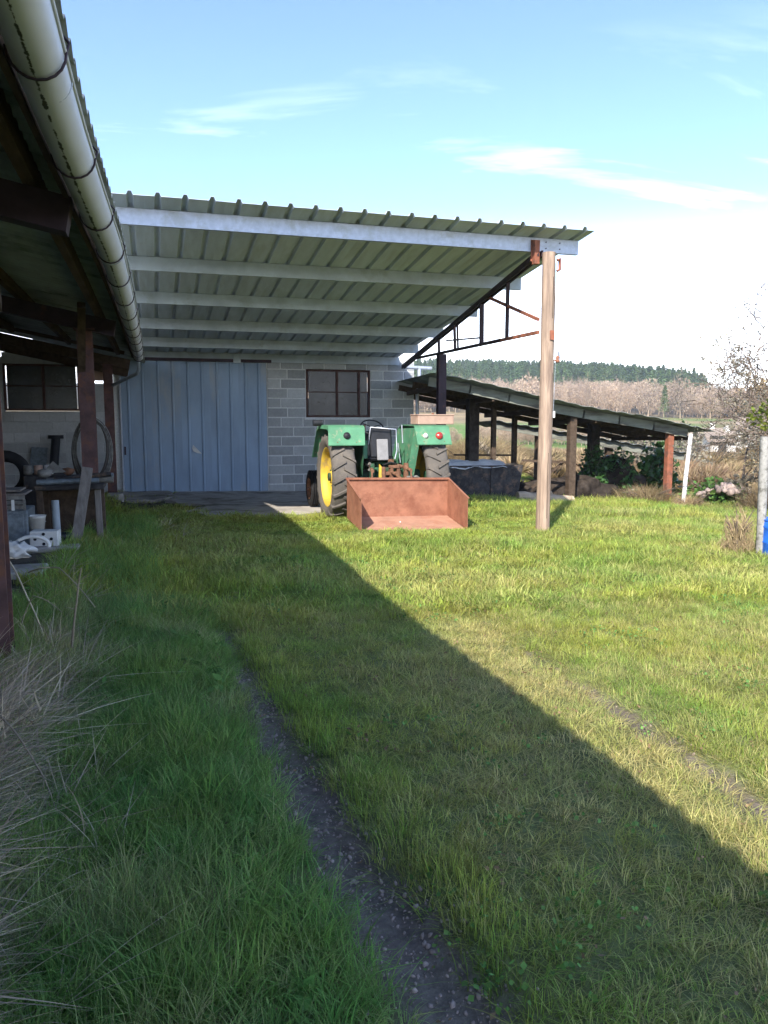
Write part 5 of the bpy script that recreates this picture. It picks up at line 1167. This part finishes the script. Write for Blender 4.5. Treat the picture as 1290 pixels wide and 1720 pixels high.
# woodland protos
P_bare = []
for i in range(5):
    r = random.Random(50+i); tr_, tips = twig_tree(60+i, 12, levels=3, spread=.6, trunk_r=.22, twig_w=.06, kids=4, first=.25)
    for _ in range(1300):
        while True:
            p = Vector((r.uniform(-1, 1), r.uniform(-1, 1), r.uniform(-1, 1)))
            if p.length < 1 and mnoise.noise(p*2.6+Vector((i*5, 0, 0))) > -.18: break
        p = Vector((p.x*3.4, p.y*3.4, 6.6+p.z*5.0)); s_ = Vector((r.uniform(-1, 1), r.uniform(-1, 1), r.uniform(-.3, .3)))*.13; d = Vector((r.uniform(-.5, .5), r.uniform(-.5, .5), r.uniform(.3, 1)))*.8
        tr_.add([p-s_, p+s_, p+d], [(0, 1, 2)])
    P_bare.append(proto(tr_, 'bare_tree', L_twig))
def pine_mb(seed, H=18, n=750):
    r = random.Random(seed); q = MB(); q.tube([(0, 0, -.3), (0, 0, H*.85)], [.28, .08], 5, cap=False)
    for _ in range(n):
        t = r.random()**.8; z = H*(.22+.78*t); rad = (1-t)**.75*3.0*(.55+.45*math.sin(t*26+r.uniform(-.6, .6))**2)+.2
        a = r.uniform(0, 6.28); d = rad*math.sqrt(r.uniform(.3, 1)); p = Vector((d*math.cos(a), d*math.sin(a), z-.25*d)); s_ = r.uniform(.35, .75)
        e = Euler((r.uniform(-.7, .7), r.uniform(-.7, .7), r.uniform(0, 6.28))).to_matrix(); q.add([e @ Vector(v)*s_+p for v in ((-.6, 0, 0), (0, -.5, .1), (.6, 0, 0), (0, .7, -.1))], [(0, 1, 2, 3)])
    return q
P_pine = [proto(pine_mb(70+i), 'pine', L_pine) for i in range(4)]
def forest(name, n, r0, r1, a0, a1, protos, s0, s1, cond=None):
    X, Y = polar(n, r0, r1, a0, a1)
    if cond is not None: k = cond(X, Y); X, Y = X[k], Y[k]
    n = len(X); s_ = rng.uniform(s0, s1, n); w = s_*rng.uniform(.85, 1.2, n)
    return scatter(name, np.stack([X, Y, g_np(X, Y)], 1), np.stack([rng.normal(0, .03, n), rng.normal(0, .03, n), rng.uniform(0, 6.28, n)], 1), np.stack([w, w, s_], 1), protos)
forest('pine_forest', 4300, 415, 640, 2, 39.4, P_pine, .5, 1.2, lambda X, Y: (patch(X, Y, .045, .7)*.6+rng.random(len(X))*.6 > .32) & (rng.random(len(X)) < np.clip((39.4-np.degrees(np.arctan2(X, Y)))/1.6, .1, 1)))
forest('bare_woodland', 1700, 300, 425, 2, 62, P_bare, .35, 1.1, lambda X, Y: patch(X, Y, .07, 1.7)+rng.random(len(X))*.5 > .35)
forest('bare_woodland', 1000, 420, 600, 38.4, 62, P_bare, .7, 1.05)
forest('hedgerow', 300, 118, 132, 3, 34, P_bare, .12, .26)
# single trees one can pick out
def bare_thing(lab, x, y, s_, pi, nm='bare_tree', m=None, sc=None):
    root = thing(nm, lab, 'tree', (x, y, g(x, y)), random.uniform(0, 6)); o = bpy.data.objects.new('crown', P_bare[pi].data); COL.objects.link(o); o.parent = root; o.scale = sc or (s_, s_, s_)
    q = MB(); q.tube([(0, 0, -.3), (0, 0, 5*s_)], [.2*s_, .12*s_], 7); q.build('trunk', M_bark, root); return root
def pol(rr, az): return rr*math.sin(R(az)), rr*math.cos(R(az))
for i, (az, lab) in enumerate(((29.6, 'slender pale bare poplar, leftmost of the tall thin trees above the low shed'), (31.2, 'tall thin pale bare poplar left of the middle of the far tree row'), (32.3, 'tall thin pale bare poplar in the middle of the far tree row'), (33.4, 'slim bare poplar, rightmost of the thin trees above the low shed'))):
    x, y = pol(282, az); bare_thing(lab, x, y, 1, i, 'poplar', sc=(.38, .38, 1.05))
for i, (az, s_, lab) in enumerate(((35.3, 1.15, 'rounded bare tree, left of the pair above the shed roof tip'), (37.4, 1.2, 'rounded bare tree, right of the pair above the shed roof tip'), (27.0, 1.25, 'broad pinkish bare tree just right of the round wooden pole'))):
    x, y = pol(290, az); bare_thing(lab, x, y, s_, i+1, sc=(s_*1.25, s_*1.25, s_))
x, y = pol(286, 36.35); root = thing('conifer', 'single dark conifer standing among the bare trees on the far slope', 'tree', (x, y, g(x, y))); o = bpy.data.objects.new('crown', P_pine[0].data); COL.objects.link(o); o.parent = root; o.scale = (.7, .7, .62)
q = MB(); q.tube([(0, 0, -.3), (0, 0, 5)], [.2, .1], 6); q.build('trunk', M_bark, root)
for i, (az, rr_, s_, lab) in enumerate(((37.6, 62, .17, 'small pointed green cypress right of the low shed roof, the taller of two'), (38.4, 62, .14, 'small pointed green cypress right of the low shed roof, the shorter of two'))):
    x, y = pol(rr_, az); root = thing('cypress', lab, 'tree', (x, y, g(x, y))); o = bpy.data.objects.new('crown', P_pine[i+1].data.copy()); o.data.materials[0] = L_yell if False else L_ivy; COL.objects.link(o); o.parent = root; o.scale = (s_*1.2, s_*1.2, s_)
    q = MB(); q.tube([(0, 0, -.2), (0, 0, 1)], [.06, .04], 6); q.build('trunk', M_bark, root)
# houses in the valley
def house(lab, x, y, w, d, h, rz_):
    hs_ = thing('house', lab, 'house', (x, y, g(x, y)-.2), R(rz_)); q = MB(); q.box(-w/2, w/2, -d/2, d/2, 0, h); q.prism([(-d/2, h), (d/2, h), (0, h+d*.32)], 'x', -w/2, w/2); q.build('wall', M_wallw, hs_)
    rf = MB(); e = .35
    for s_ in (-1, 1): rf.prism([(s_*(d/2+e), h-.15), (s_*(d/2+e), h-.02), (0, h+d*.32+.22), (0, h+d*.32+.05)], 'x', -w/2-e, w/2+e)
    r_ = rf.build('roof', M_roofred, hs_); q = MB(); q.box(w*.2, w*.2+.6, -.3, .3, h+d*.2, h+d*.32+.9); q.build('chimney', M_wallw, r_)
    for k in range(3):
        xx = -w/2+w*(k+.5)/3; q = MB(); q.box(xx-.5, xx+.5, -d/2-.03, -d/2+.02, 1.0, 2.2) if k != 1 else q.box(xx-.5, xx+.5, -d/2-.03, -d/2+.02, 0, 2.2); q.build('window' if k != 1 else 'door', M_glass, hs_)
x, y = pol(115, 38.9); house('white rendered house half hidden beyond the low shed roof end', x, y, 4.2, 3.5, 1.8, -35)
x, y = pol(105, 39.9); house('small white house just right of the shed roof tip in the valley', x, y, 3.2, 2.8, 1.6, -20)
x, y = pol(120, 42.6); house('pale house behind the bare twigs at the right edge above the fence post', x, y, 6, 4.5, 3, -50)
# big sparse tree leaning in from the right, tall shrubs below it
def leafy_tree(nm, lab, x, y, H, seed, leafm, nleaf, ls, spread=.7, levels=4, trunk_r=.16, twig_w=.006, jit=.25, kids=4, first=.3):
    root = thing(nm, lab, 'tree', (x, y, g(x, y)), 0); mb, tips = twig_tree(seed, H, levels, spread, trunk_r, twig_w=twig_w, kids=kids, first=first); mb.build('trunk', M_bark, root)
    r = random.Random(seed+1); lf = MB()
    for _ in range(nleaf):
        p = r.choice(tips)+Vector((r.gauss(0, jit), r.gauss(0, jit), r.gauss(0, jit))); e = Euler((r.uniform(-1.3, 1.3), r.uniform(-1.3, 1.3), r.uniform(0, 6.28))).to_matrix(); s_ = ls*r.uniform(.6, 1.4)
        lf.add([e @ Vector(q)+p for q in ((-s_*.45, 0, 0), (0, -s_*.6, .05*s_), (s_*.45, 0, 0), (0, s_*.7, 0))], [(0, 1, 2, 3)])
    lf.build('crown', leafm, root); return root
x, y = pol(16.5, 45.6); leafy_tree('sparse_tree', 'thin grey leaved tree reaching in against the white sky at the right edge', x, y, 4.5, 5, L_olive, 5200, .030, spread=.75, levels=4, kids=5, twig_w=.012, jit=.05)
x, y = pol(26, 41.2); leafy_tree('twiggy_bush', 'tall yellowish brown twiggy bush right of the shed end', x, y, 3.6, 15, L_scrub, 7000, .05, spread=.8, levels=4, first=.05, trunk_r=.06, jit=.07, twig_w=.008)
x, y = pol(24, 43.4); leafy_tree('twiggy_bush', 'tall greyish twiggy bush at the right edge beyond the fence post', x, y, 3.9, 19, L_olive, 6000, .05, spread=.8, levels=4, first=.05, trunk_r=.06, jit=.07, twig_w=.008)
x, y = pol(21, 46); leafy_tree('twiggy_bush', 'tall brown twiggy bush touching the right frame edge behind the fence', x, y, 3.2, 25, L_scrub, 5000, .05, spread=.8, levels=4, first=.05, trunk_r=.06, jit=.07, twig_w=.008)

# ================================================================== AIR
hv_ = MB(); hv_.box(-2400, 3600, -2200, 3800, -25, 75); hm = bpy.data.materials.new('air'); hm.use_nodes = True
for n in list(hm.node_tree.nodes):
    if n.type == 'BSDF_PRINCIPLED': hm.node_tree.nodes.remove(n)
pv = hm.node_tree.nodes.new('ShaderNodeVolumePrincipled'); pv.inputs['Density'].default_value = .0004; pv.inputs['Color'].default_value = (.86, .93, 1, 1); pv.inputs['Anisotropy'].default_value = .2
hm.node_tree.links.new(pv.outputs[0], hm.node_tree.nodes['Material Output'].inputs['Volume'])
haze = hv_.build('haze', hm); tag(haze, kind='stuff')
